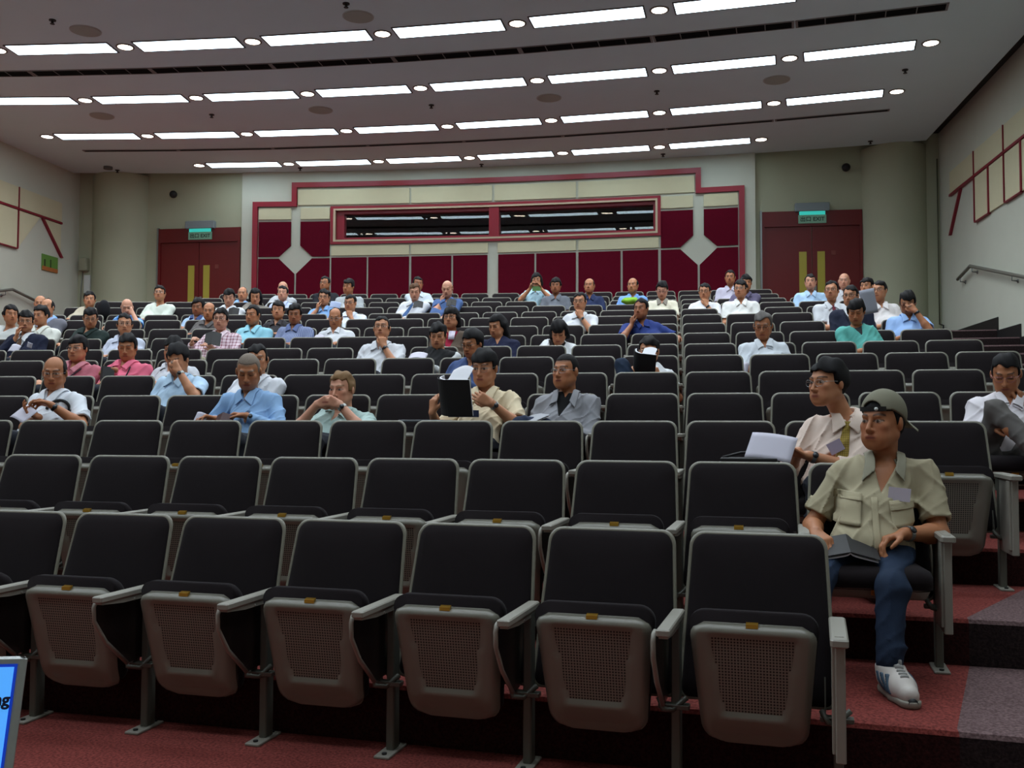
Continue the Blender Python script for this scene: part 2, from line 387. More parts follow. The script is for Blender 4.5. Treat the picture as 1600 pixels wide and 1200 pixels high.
# top cream row, following the photograph's joints
g = .02
for i, (a, b) in enumerate([(-7.24, -4.95), (-4.91, -3.27), (-3.22, -1.60), (-1.55, .68)]):
    panel('acoustic_panel', 'cream panel above the control window, %s from the left' % ORD[i+1], rect(a, b, 5.76, 6.07), M_CREAM, group=PG)
for i, (a, b) in enumerate([(-6.54, -4.95), (-4.91, -3.35), (-3.15, -1.60), (-1.55, -.0)]):
    panel('acoustic_panel', 'cream panel just below the control window, %s from the left' % ORD[i+1], rect(a, b, 4.72, 4.92), M_CREAM, group=PG)
for i, (a, b) in enumerate([(-6.54, -5.82), (-5.78, -4.95), (-4.90, -4.09), (-4.05, -3.36), (-3.14, -2.42), (-2.38, -1.60), (-1.55, -.73), (-.69, -.01)]):
    panel('acoustic_panel', 'maroon panel in the bottom row of the back wall, %s from the left' % ORD[i+1], rect(a, b, zf+.02, 4.68), M_MAROON, group=PG)
for sd, xc, s in (('left', -7.28, -1), ('right', .75, 1)):
    # a column of panels split around a diamond
    xo0, xo1 = (-8.04, -6.58) if s < 0 else (.04, 1.48)
    d = .33; dz = .31; zc = 4.69; hw = .10
    panel('acoustic_panel', 'small cream panel left of the white band, %s diamond column' % sd, rect(xo0, xc-hw, 5.47, 5.70), M_CREAM, group=PG)
    panel('acoustic_panel', 'small cream panel right of the white band, %s diamond column' % sd, rect(xc+hw, xo1, 5.47, 5.70), M_CREAM, group=PG)
    e = .012
    panel('acoustic_panel', 'maroon panel above left of the %s white diamond' % sd, [(xo0, 4.71), (xc-d-e, 4.71), (xc-hw, 4.71+dz-.09), (xc-hw, 5.42), (xo0, 5.42)], M_MAROON, group=PG)
    panel('acoustic_panel', 'maroon panel above right of the %s white diamond' % sd, [(xc+d+e, 4.71), (xo1, 4.71), (xo1, 5.42), (xc+hw, 5.42), (xc+hw, 4.71+dz-.09)], M_MAROON, group=PG)
    panel('acoustic_panel', 'maroon panel below left of the %s white diamond' % sd, [(xo0, zf+.02), (xc-.02, zf+.02), (xc-.02, 4.67-dz), (xc-d-e, 4.67), (xo0, 4.67)], M_MAROON, group=PG)
    panel('acoustic_panel', 'maroon panel below right of the %s white diamond' % sd, [(xc+.02, zf+.02), (xo1, zf+.02), (xo1, 4.67), (xc+d+e, 4.67), (xc+.02, 4.67-dz)], M_MAROON, group=PG)
# control-room window
t = thing('window_1', None, None, (0, 0, 0)); t['kind'] = 'structure'; t['label'] = 'long dark control-room window with red reveal and beige moulding'
b = MB()
for (x0, x1, z0, z1) in ((WX0-.06, WX1+.06, WZ1, WZ1+.05), (WX0-.06, WX1+.06, WZ0-.05, WZ0), (WX0-.06, WX0, WZ0, WZ1), (WX1, WX1+.06, WZ0, WZ1)): b.box(x0, x1, YF-.05, YF+.02, z0, z1)
on_wall(b.obj('outer_frame', M_TRIM, t))
b = MB()
for (x0, x1, z0, z1) in ((WX0, WX1, WZ1-.035, WZ1), (WX0, WX1, WZ0, WZ0+.035), (WX0, WX0+.04, WZ0, WZ1), (WX1-.04, WX1, WZ0, WZ1)): b.box(x0, x1, YF-.055, YF+.0, z0, z1)
on_wall(b.obj('moulding', M_BEIGE, t))
b = MB()
for (x0, x1, z0, z1) in ((WX0+.04, WX1-.04, WZ1-.10, WZ1-.035), (WX0+.04, WX1-.04, WZ0+.035, WZ0+.09), (WX0+.04, WX0+.20, WZ0+.035, WZ1-.035), (WX1-.08, WX1-.04, WZ0+.035, WZ1-.035)): b.box(x0, x1, YF+.03, YF+.2, z0, z1)
b.box(-3.33, -3.13, YF-.03, YF+.2, WZ0+.035, WZ1-.035)
on_wall(b.obj('reveal', M_TRIM, t))
gl = bpy.data.materials.new('window_glass'); gl.use_nodes = True; gb = gl.node_tree.nodes['Principled BSDF']
gb.inputs['Base Color'].default_value = (.9, .95, .94, 1); gb.inputs['Roughness'].default_value = .01; gb.inputs['Transmission Weight'].default_value = 1; gb.inputs['IOR'].default_value = 1.5
for xa, xbb in ((WX0+.1, -3.32), (-3.14, WX1-.06)):
    b = MB(); b.box(xa, xbb, YF+.12, YF+.132, WZ0+.05, WZ1-.05); pn = b.obj('pane', gl, t); on_wall(pn)
    for v in pn.data.vertices: v.co.y += (5.3-v.co.z)*.0075      # the glass leans forward slightly
# dark booth behind
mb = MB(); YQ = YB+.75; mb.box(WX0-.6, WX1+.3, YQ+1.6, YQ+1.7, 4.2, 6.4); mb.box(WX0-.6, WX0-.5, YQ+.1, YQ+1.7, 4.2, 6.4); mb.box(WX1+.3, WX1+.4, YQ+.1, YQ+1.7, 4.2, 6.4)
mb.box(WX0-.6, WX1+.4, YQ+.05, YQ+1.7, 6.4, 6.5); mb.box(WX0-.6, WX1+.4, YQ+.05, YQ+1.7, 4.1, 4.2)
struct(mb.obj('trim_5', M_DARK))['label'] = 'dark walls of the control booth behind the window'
t = thing('monitor', 'small blue lit screen inside the control booth at right', 'screen', (-.64, YB+1.7, 4.2)); MB().box(-.16, .16, -.02, .02, .86, 1.08).obj('bezel', M_BLACK, t)
MB().box(-.06, .06, -.026, -.02, .95, 1.02).obj('display', mat('blue_screen', srgb(60, 150, 230), .4, emit=1.6), t); MB().box(-.04, .04, -.03, .03, 0, .87).obj('stand', M_BLACK, t)
# ------------------------------------------------------------------ doors with transom and exit signs
YDD = YB+.15
M_SIGNGRN = mat('exit_green', srgb(40, 150, 110), .4); M_SIGNTEXT = mat('exit_text', srgb(14, 40, 30), .5)
M_SIGNLIT = mat('exit_light', srgb(60, 215, 200), .4, emit=.55); M_SIGNBOX = mat('exit_box', srgb(128, 138, 142), .5)
M_SIGNFACE = mat('exit_face', srgb(120, 165, 140), .4, emit=.06)
for num, (x0, x1, sd, sx) in enumerate(((1.98, 3.85, 'right', 2.92), (-10.50, -8.68, 'left', -9.55))):
    t = thing('door_%d' % (num+1), None, None, (0, 0, 0)); t['kind'] = 'structure'; t['label'] = 'red double doors with amber vision strips at the %s rear' % sd
    zt = 5.45; zd = 5.15; mid = (x0+x1)/2
    b = MB(); b.box(x0, x1, YD-.05, YD, zd, zt); b.box(x0, x0+.05, YD-.06, YD, zf, zd); b.box(x1-.05, x1, YD-.06, YD, zf, zd); b.box(x0+.05, x1-.05, YD-.065, YD, zd, zd+.05); b.obj('door_frame', M_DOOR, t)
    b = MB(); b.box(x0-.035, x0, YD-.07, YD, zf, zt+.02); b.obj('frame_edge', M_METAL, t)
    for s in (0, 1):
        a, c2 = (x0+.05, mid-.006) if s == 0 else (mid+.006, x1-.05)
        lf = MB().box(a, c2, YD-.03, YD-.005, zf+.01, zd).obj('door_leaf', M_DOOR, t)
        gx = mid-.24 if s == 0 else mid+.10
        MB().box(gx, gx+.14, YD-.036, YD-.03, zf+.65, 4.66).obj('vision_strip', M_GOLD, lf)
        h = MB().box(mid+(-.075 if s == 0 else .03), mid+(-.03 if s == 0 else .075), YD-.05, YD-.03, zf+.95, zf+1.2).obj('push_plate', M_METAL, lf)
    MB().box(mid+.36, mid+.44, YD-.04, YD-.03, 4.59, 4.67).obj('door_plate', mat('door_plate', srgb(120, 50, 45), .5), t)
    s = thing('exit_sign', 'illuminated green exit sign above the %s double doors' % sd, 'exit sign', (sx, YD-.07, 0))
    MB().box(-.32, .32, -.06, .07, 5.43, 5.59, bev=.01).obj('housing', M_SIGNBOX, s)
    MB().box(-.24, .24, -.03, -.005, 5.36, 5.43).obj('lamp', M_SIGNLIT, s)
    fc = MB().box(-.26, .26, -.02, .0, 5.20, 5.36).obj('sign_face', M_SIGNFACE, s)
    tx = text_mesh('出口 EXIT', .105, M_SIGNTEXT, 'lettering', fc, .002, .002); tx.location = (0, -.022, 5.275); tx.rotation_euler = (math.pi/2, 0, 0)
for i, (x, z, sd) in enumerate(((-10.15, 6.17, 'left'), (3.55, 6.25, 'right'))):
    t = thing('ceiling_camera', 'black dome camera on the wall over the %s double doors' % sd, 'camera', (x, YD-.02, z))
    b = MB()
    for k in range(8): a0 = math.pi*k/8-math.pi/2; b.tube([(0, -.10+.0-.08*math.sin(a0), 0), (0, -.10-.08*math.sin(a0+math.pi/8), 0)], [.001+.08*math.cos(a0), .001+.08*math.cos(a0+math.pi/8)], 16, cap=False)
    b.obj('dome', M_BLACK, t); MB().tube([(0, 0, 0), (0, -.1, 0)], .03).obj('bracket', M_METAL, t)
# ------------------------------------------------------------------ side wall decoration, rails, notices
M_LINE = mat('crimson_batten', srgb(130, 18, 40), .5)
def sidewall(X, s, off, sd):
    """s=+1: the inner face looks towards -x"""
    a, b2 = (X-.03, X-.002) if s > 0 else (X+.002, X+.03)
    a3, b3 = (X-.05, X-.002) if s > 0 else (X+.002, X+.05)
    Y0 = 18.60+off; p = 1.43
    Zr, Zt, Zb = 5.44, 5.86, 4.68
    G = 'cream and crimson panels of the side walls'
    for j in range(5):
        y1 = Y0-1.4-p*j+.0; y0 = y1-p
        tag(MB().prism([(y0+.01, Zr+.03), (y1-.01 if j else Y0, Zr+.03), (y1-.01 if j else Y0, Zt), (y0+.01, Zt)], 'x', a, b2).obj('wall_panel', M_CREAM), 'cream panel in the top band of the %s side wall, %s from the back' % (sd, ORD[j+1]), 'wall panel', G)
        tag(MB().prism([(y0+.02, Zb), (y1-.02, Zb), (y1-.02, Zr-.03), (y0+.02, Zr-.03)], 'x', a, b2).obj('wall_panel', M_CREAM), 'tall cream panel under the crimson rail of the %s side wall, %s from the back' % (sd, ORD[j+1]), 'wall panel', G)
        t = thing('wall_batten', 'thin upright crimson batten on the %s side wall, %s from the back' % (sd, ORD[j+1]), 'batten', (0, 0, 0), 0, 'crimson battens of the side walls')
        MB().box(a3, b3, y1-.009, y1+.009, Zb, Zt).obj('batten', M_LINE, t)
        MB().box(a3, b3, y1-.7, y1, Zb-.02, Zb).obj('foot_batten', M_LINE, t)
        if s > 0:
            t = tag(MB().box(a3, b3, y1-.735, y1-.69, Zb, Zr-.03).obj('wall_batten', M_LINE), 'thick upright crimson batten on the %s side wall, %s from the back' % (sd, ORD[j+1]), 'batten', 'crimson battens of the side walls')
    tag(MB().box(a3, b3, Y0-1.4-p*5, Y0, Zr-.02, Zr+.02).obj('wall_rail_batten', M_LINE), 'long horizontal crimson batten along the %s side wall' % sd, 'batten')
    tag(MB().prism([(Y0-.66, Zr-.03), (Y0-.60, Zr-.03), (Y0+.06, Zb+.05), (Y0, Zb+.05)], 'x', a3, b3).obj('slanted_batten', M_LINE), 'slanted crimson batten near the rear of the %s side wall' % sd, 'batten')
    if s < 0: tag(MB().prism([(Y0-1.39, Zb), (Y0-.72, Zr-.03), (Y0-1.39, Zr-.03)], 'x', a, b2).obj('wall_panel', M_CREAM), 'triangular cream panel beside the thin batten, left side wall', 'wall panel', G)
    if s < 0: tag(MB().prism([(Y0-.02, Zb+.15), (Y0-.02, Zr-.03), (Y0-.58, Zr-.03)], 'x', a, b2).obj('wall_panel', M_CREAM), 'triangular cream panel by the slanted batten, %s side wall' % sd, 'wall panel', G)
sidewall(XR, 1, 0, 'right'); sidewall(XL, -1, .1, 'left')
def handrail(X, s, pts, brk, label):
    t = thing('handrail', label, 'handrail', (0, 0, 0)); xr = X-s*.09
    b = MB(); P = []
    for (y, z) in pts: P.append((xr, y, z))
    b.tube(P, .028, 10); b.obj('rail', mat('handrail_grey', srgb(120, 118, 110), .4, metal=.3), t)
    for (y, z) in brk:
        q = MB(); q.tube([(xr, y, z-.02), (xr, y, z-.09), (X-s*.012, y, z-.10)], .010, 8); q.tube([(X-s*.014, y, z-.10), (X-s*.002, y, z-.10)], .03, 12); q.obj('bracket', M_METAL, t)
handrail(XR, 1, [(18.0, 3.84), (17.3, 3.96), (15.1, 3.46), (12, 2.78), (8, 1.95)], [(17.85, 3.87), (17.2, 3.94), (15.35, 3.52), (13.2, 3.04)], 'grey handrail with end bend on the right wall')
handrail(XL, -1, [(18.4, 3.62), (17.1, 3.85), (14, 3.20), (10, 2.35)], [(18.0, 3.69), (16.9, 3.81), (14.6, 3.33)], 'grey handrail on the left wall behind seated people')
t = thing('notice_board', 'small green and orange notice on the left wall', 'notice', (XL+.002, 18.35, 4.55))
M_NG = mat('notice_green', srgb(96, 140, 60), .6)
MB().box(0, .02, -.26, .26, -.16, .16).obj('board', M_NG, t); MB().box(.02, .024, -.26, .26, -.16, -.08).obj('lower_band', mat('notice_orange', srgb(170, 100, 50), .6), t)
b = MB(); b.box(.02, .026, -.2, -.16, -.08, .06); b.box(.02, .026, .0, .03, -.08, .08); b.obj('dark_bars', mat('notice_dark', srgb(40, 52, 26), .6), t)
t = thing('wall_intercom', 'beige box with cable on the left rear corner', 'wall box', (-12.02, 19.36, 4.68))
MB().box(-.09, .09, -.14, 0, -.14, .14, bev=.02).obj('box', mat('box_beige', srgb(150, 150, 128), .6), t); MB().tube([(-.06, -.02, -.14), (-.09, -.02, -.5), (-.10, -.02, -1.2)], .008).obj('cable', M_METAL, t)
MB().box(-.02, .12, -.04, 0, -.6, -.22).obj('cover_plate', M_WHITE, t)
t = thing('wall_conduit', 'thin conduit with a small hook in the right rear corner', 'conduit', (XR-.05, 19.30, 0))
MB().tube([(0, 0, 6.3), (0, 0, 3.2)], .012).obj('pipe', mat('conduit_olive', srgb(90, 90, 70), .6), t); MB().tube([(0, 0, 3.2), (-.03, -.35, 3.14), (-.03, -.35, 3.06)], .014).obj('hook', M_BLACK, t)
# ------------------------------------------------------------------ lectern table and laptop at the near left
t = thing('desk', 'speaker desk carrying the open laptop, below the lower left corner', 'desk', (-1.05, .95, 0), R_(12))
MB().box(-.45, .45, -.3, .3, .708, .738, bev=.008).obj('desk_top', mat('desk_laminate', srgb(120, 110, 96), .5), t)
for sx in (-1, 1):
    for sy in (-1, 1): MB().box(sx*.40-.02, sx*.40+.02, sy*.26-.02, sy*.26+.02, 0, .708).obj('leg', M_METAL, t)
t = thing('laptop', 'open silver laptop with blue screen at the lower left corner', 'laptop', (-.8835, .975, .738), R_(14))
SIL = mat('laptop_silver', srgb(176, 178, 176), .3, metal=.55)
MB().box(-.17, .17, -.24, -.005, .0, .022, bev=.006).obj('base', SIL, t)
lid = MB().box(-.17, .17, -.006, .006, 0, .235, bev=.005).obj('lid', SIL, t); lid.location = (0, 0, .018); lid.rotation_euler = (R_(-17), 0, 0)
MB().box(-.162, .162, -.0072, -.006, .012, .226).obj('screen_border', mat('screen_border', srgb(10, 50, 170), .4, emit=.55, ecol=srgb(10, 60, 190)), lid)
MB().box(-.1590, .1590, -.0085, -.0072, .016, .2225).obj('screen', mat('screen_blue', srgb(70, 150, 240), .4, emit=1.0, ecol=srgb(80, 165, 250)), lid)
tx = text_mesh('ing', .019, mat('screen_text', srgb(10, 26, 70), .6), 'lettering', lid, .0004, .0006); tx.rotation_euler = (math.pi/2, 0, 0); tx.location = (.1485, -.0092, .186)
# ------------------------------------------------------------------ auditorium seat
M_FAB = mat('seat_fabric', srgb(31, 26, 28), .95, spec=.12, bump=.10, bscale=420, var=.10, vscale=30, sheen=.03)
M_SHELL = mat('seat_shell', srgb(122, 119, 106), .38, spec=.5)
M_PAN = mat('seat_pan', srgb(118, 115, 104), .30, spec=.6, var=.03)
M_ARM = mat('arm_top', srgb(138, 134, 124), .45, spec=.5)
M_POST = mat('post_metal', srgb(88, 88, 80), .45, metal=.2)
M_TAB = mat('tablet_laminate', srgb(34, 26, 24), .25, spec=.6)
M_PLATE = mat('brass_plate', srgb(196, 150, 60), .3, metal=.8)
def perf_mat():
    m = bpy.data.materials.new('perforated'); m.use_nodes = True; N = m.node_tree.nodes; L = m.node_tree.links; b = N['Principled BSDF']
    tc = N.new('ShaderNodeTexCoord'); sp = N.new('ShaderNodeSeparateXYZ'); L.new(tc.outputs['Object'], sp.inputs[0])
    def cell(o):
        a = N.new('ShaderNodeMath'); a.operation = 'MULTIPLY'; a.inputs[1].default_value = 95; L.new(o, a.inputs[0])
        f = N.new('ShaderNodeMath'); f.operation = 'FRACT'; L.new(a.outputs[0], f.inputs[0])
        s = N.new('ShaderNodeMath'); s.operation = 'SUBTRACT'; s.inputs[1].default_value = .5; L.new(f.outputs[0], s.inputs[0])
        q = N.new('ShaderNodeMath'); q.operation = 'MULTIPLY'; L.new(s.outputs[0], q.inputs[0]); L.new(s.outputs[0], q.inputs[1]); return q.outputs[0]
    ad = N.new('ShaderNodeMath'); ad.operation = 'ADD'; L.new(cell(sp.outputs['X']), ad.inputs[0]); L.new(cell(sp.outputs['Z']), ad.inputs[1])
    lt = N.new('ShaderNodeMath'); lt.operation = 'LESS_THAN'; lt.inputs[1].default_value = .10; L.new(ad.outputs[0], lt.inputs[0])
    mx = N.new('ShaderNodeMix'); mx.data_type = 'RGBA'; L.new(lt.outputs[0], mx.inputs[0]); mx.inputs[6].default_value = srgb(122, 119, 108); mx.inputs[7].default_value = srgb(20, 20, 19)
    L.new(mx.outputs[2], b.inputs['Base Color']); b.inputs['Roughness'].default_value = .4; return m
M_PERF = perf_mat()
def outline(w0, w1, h, r0, r1, n=6):
    """rounded trapezoid, width w0 at bottom (z=0), w1 at top (z=h), counter-clockwise"""
    P = []
    for (cx, cz, a0, r) in ((w0/2-r0, r0, -90, r0), (w1/2-r1, h-r1, 0, r1), (-w1/2+r1, h-r1, 90, r1), (-w0/2+r0, r0, 180, r0)):
        for i in range(n+1): a = R_(a0+90*i/n); P.append((cx+r*math.cos(a), cz+r*math.sin(a)))
    return P
def pillow(mb, P, rings, fn, mi=0, smooth=True, capf=True, capb=False):
    n = len(P); cx = sum(p[0] for p in P)/n; cz = (min(p[1] for p in P)+max(p[1] for p in P))/2
    hw = max(abs(p[0]) for p in P); hz = max(p[1] for p in P)-cz
    vs = []
    for ins, d in rings:   # inset in metres, depth
        sx = 1-ins/hw; sz = 1-ins/hz
        for (x, z) in P: vs.append(fn(cx+(x-cx)*sx, d, cz+(z-cz)*sz))
    fs = []
    for r in range(len(rings)-1):
        for k in range(n): k2 = (k+1) % n; fs.append((r*n+k, (r+1)*n+k, (r+1)*n+k2, r*n+k2))
    if capf: fs.append(tuple((len(rings)-1)*n+k for k in range(n)))
    if capb: fs.append(tuple(range(n))[::-1])
    mb.add(vs, fs, mi, smooth)
SL = .31
def back_fn(x, d, z): zz = .36+z; return (x, -(HB-zz)*SL+d, zz)
SM = {}
def build_seat_meshes():
    # backrest cushion (front, dark fabric)
    P = outline(.524, .473, .568, .03, .045)
    a = MB(); pillow(a, P, [(0, .012), (0, -.004), (.008, -.013), (.03, -.022), (.09, -.030), (.16, -.033)], lambda x, d, z: back_fn(x, d, z-.072)); SM['backrest'] = a.mesh('backrest', M_FAB, True)
    # shell and rim behind it
    P = outline(.548, .499, .584, .035, .055)
    a = MB(); pillow(a, P, [(.07, .036), (.03, .030), (.010, .014), (0, .004), (0, .0), (.004, -.005), (.011, -.006), (.015, -.002), (.015, .014)], lambda x, d, z: back_fn(x, d, z-.08), capf=True, capb=True); SM['back_shell'] = a.mesh('back_shell', M_SHELL, True)
    # folding pan: heightfield; folded and lowered versions
    def fold(u, t, v): return (u, -.352+.10*(1-v/.43)+t, .165+v)
    def down(u, t, v): return (u, -.14-v, .385+t)
    for key, fn in (('up', fold), ('down', down)):
        a = MB(); L = .425; nu, nv = 28, 28; vs = []
        def width(v):
            w = .350+.075*(v/L); r = .05
            if v > L-r: q = (v-(L-r))/r; w -= 2*r*(1-math.sqrt(max(0, 1-q*q)))
            if v < .06: q = (.06-v)/.06; w -= .12*(1-math.sqrt(max(0, 1-q*q)))
            return w
        for j in range(nv+1):
            v = L*j/nv
            for i in range(nu+1):
                c = -1+2*i/nu; w = width(v); u = c*w/2
                e = min(1, (1-abs(c))*w/2/.03); e2 = min(1, (L-v)/.022); e3 = min(1, v/.05)
                d = -.035*math.sqrt(1-(1-min(e, e2))**2)-.012
                d += .035*(max(0, (.10-v)/.10))**2
                tw = .102+.042*((v-.115)/.27)
                s = 1 if (.112 < v < .388 and abs(u) < tw) else 0
                d += .010*s
                if .085 < v < .112 and abs(u) < .112: d -= .006
                if .03 < v < .055 and abs(u) < .13: d += .006
                vs.append(fn(u, d, v))
        fs = [(j*(nu+1)+i, j*(nu+1)+i+1, (j+1)*(nu+1)+i+1, (j+1)*(nu+1)+i) for j in range(nv) for i in range(nu)]
        a.add(vs, fs, 0, True)
        # closing back and rolled top lip
        b0 = len(vs); vs2 = []
        for j in range(nv+1):
            v = L*j/nv; w = width(v); vs2 += [fn(-w/2, .0, v), fn(w/2, .0, v)]
        a.add(vs2, [(2*j, 2*j+2, 2*j+3, 2*j+1) for j in range(nv)], 0, False)
        a.tube([fn(u, -.004, L-.002+ -.05*max(0, (abs(u)-.155)/.05)**2) for u in [-.2+.4*i/20 for i in range(21)]], .006, 6)
        SM['pan_'+key] = a.mesh('seat_pan', M_PAN, True)
        a = MB(); tz = [(.115, -.100), (.115, .100), (.385, .140), (.385, -.140)]
        a.add([fn(u, -.0385, v) for v, u in tz]+[fn(u, -.03, v) for v, u in tz], [(0, 1, 2, 3), (4, 7, 6, 5), (0, 4, 5, 1), (1, 5, 6, 2), (2, 6, 7, 3), (3, 7, 4, 0)])
        SM['perf_'+key] = a.mesh('perforated_panel', M_PERF, True)
        P = outline(.36, .43, .44, .04, .055)
        a = MB(); pillow(a, P, [(.0, .0), (.0, .045), (.010, .068), (.04, .082), (.10, .088)], lambda x, d, z: fn(x, d, z+.026), capb=True)
        SM['cushion_'+key] = a.mesh('seat_cushion', M_FAB, True)
        a = MB(); a.add([fn(u, d, v) for (u, d, v) in [(-.02, -.018, .424), (.02, -.018, .424), (.02, -.034, .417), (-.02, -.034, .417), (-.02, -.01, .435), (.02, -.01, .435), (.02, -.03, .430), (-.02, -.03, .430)]],
                        [(0, 1, 2, 3), (4, 7, 6, 5), (0, 4, 5, 1), (1, 5, 6, 2), (2, 6, 7, 3), (3, 7, 4, 0)])
        SM['plate_'+key] = a.mesh('number_plate', M_PLATE, True)
    a = MB(); a.box(-.023, .023, -.545, -.135, .568, .592, bev=.006)
    a.prism([(-.53, .568), (-.14, .568), (-.14, .545), (-.40, .548), (-.53, .560)], 'x', -.015, .015)
    a.tube([(0, -.33, .552), (.017, -.33, .552)], .006, 8); SM['armrest'] = a.mesh('armrest', M_ARM, True)
    a = MB(); a.box(-.028, .028, -.545, -.14, .568, .595, bev=.007); a.box(-.014, .014, -.50, -.40, .5945, .5965)
    SM['arm_end'] = a.mesh('armrest', M_ARM, True)
    a = MB(); a.box(-.016, .016, -.235, -.175, .008, .56, bev=.004); a.box(-.012, .012, -.20, -.13, .50, .566)
    SM['post'] = a.mesh('post', M_POST, True)
    a = MB(); a.box(-.032, .032, -.315, -.135, 0, .010, bev=.003); a.disc((0, -.285), .010, .010, .016, 10, 1); a.disc((0, -.155), .010, .010, .016, 10, 1)
    SM['foot'] = a.mesh('foot_plate', [M_ARM, M_BLACK], True)
    a = MB(); a.prism([(-.50, .562), (-.18, .562), (-.20, .29), (-.29, .285), (-.43, .40), (-.505, .49)], 'x', -.006, .006); SM['tablet'] = a.mesh('writing_tablet', M_TAB, True)
    a = MB(); a.tube([(0, -.47, .572), (0, -.50, .566), (0, -.512, .545), (0, -.508, .49), (0, -.435, .395), (0, -.30, .285)], .009, 6); SM['tab_edge'] = a.mesh('tablet_edge', M_ARM, True)
    a = MB(); a.tube([(-.055, -.27, .300), (-.035, -.30, .27), (-.01, -.25, .255), (.04, -.24, .30)], .010, 6); a.box(-.06, .05, -.255, -.215, .258, .275, bev=.003)
    a.prism([(-.26, .26), (-.21, .26), (-.21, .40)], 'x', -.045, -.040); SM['bracket'] = a.mesh('hinge_bracket', M_POST, True)
    a = MB(); a.box(-.016, .016, -.50, -.22, .20, .568, bev=.004); a.box(-.026, -.014, -.49, -.43, .225, .565, bev=.003); SM['end_panel'] = a.mesh('end_panel', M_ARM, True)
build_seat_meshes()
SEATS = {}
def seat(n, k, down, label, last=False, simple=False):
    P, th = rowpt(n, k+.5)
    t = thing('auditorium_seat', label, 'seat', P, th, None)
    key = 'down' if down else 'up'
    link('backrest', SM['backrest'], t); link('back_shell', SM['back_shell'], t)
    c = link('seat_cushion', SM['cushion_'+key], t); p = link('seat_pan', SM['pan_'+key], t)
    if n <= 4:
        link('perforated_panel', SM['perf_'+key], p); link('number_plate', SM['plate_'+key], p)
    for s in ([-1, 1] if last else [-1]):
        x = s*SW/2
        link('armrest', SM['arm_end' if s > 0 else 'armrest'], t, (x, 0, 0)); q = link('post', SM['post'], t, (x, 0, 0)); link('foot_plate', SM['foot'], q)
        if n <= 7:
            link('hinge_bracket', SM['bracket'], q)
            if s < 0:
                w = link('writing_tablet', SM['tablet'], t, (x-.036, 0, 0)); link('tablet_edge', SM['tab_edge'], w)
        if s > 0 and n <= 8: link('end_panel', SM['end_panel'], t, (x+.002, 0, 0))
    SEATS[(n, k)] = t
    return t
RANGE = {1: (-8, 0), 2: (-9, 1), 3: (-10, 2), 4: (-11, 4), 5: (-12, 4), 6: (-13, 4), 7: (-14, 4), 8: (-15, 4), 9: (-16, 4), 10: (-16, 4), 11: (-17, 4), 12: (-17, 4), 13: (-17, 4), 14: (-15, 2), 15: (-15, 2)}
# ------------------------------------------------------------------ implicit surfaces -> meshes (sparse surface nets)
def rc(a, b, r1, r2, k=.02, sub=False): return ('rc', np.array(a, float), np.array(b, float), r1, r2, k, sub)
def el(c, r, M=None, k=.02, sub=False): return ('el', np.array(c, float), np.array(r, float), None if M is None else np.array(M, float), k, 0, sub)
def pd(p, X):
    if p[0] == 'rc':
        a, b, r1, r2 = p[1:5]; ab = b-a; l2 = ab@ab+1e-12
        t = np.clip((X-a)@ab/l2, 0, 1); return np.linalg.norm(X-a-t[:, None]*ab, axis=1)-(r1+(r2-r1)*t)
    c, r, M = p[1:4]; Y = X-c
    if M is not None: Y = Y@M
    k0 = np.linalg.norm(Y/r, axis=1); k1 = np.linalg.norm(Y/(r*r), axis=1)
    return k0*(k0-1)/np.maximum(k1, 1e-6)
def kk(p): return p[5] if p[0] == 'rc' else p[4]
def smin(a, b, k): h = np.maximum(k-np.abs(a-b), 0)/k; return np.minimum(a, b)-h*h*k*.25
def smax(a, b, k): return -smin(-a, -b, k)
def sdf_eval(prims, X):
    d = np.full(len(X), 1.)
    for p in prims:
        q = pd(p, X); d = smax(d, -q, kk(p)) if p[6] else smin(d, q, kk(p))
    return d
def axis(lo, hi, h, fine, hf):
    """coordinates from lo to hi with step h, refined to hf inside interval fine; length 4n+1"""
    out = [lo]
    while out[-1] < hi:
        x = out[-1]; s = h
        if fine and fine[0]-h < x < fine[1]: s = hf
        out.append(x+s)
    while (len(out)-1) % 4: out.append(out[-1]+h)
    return np.array(out)
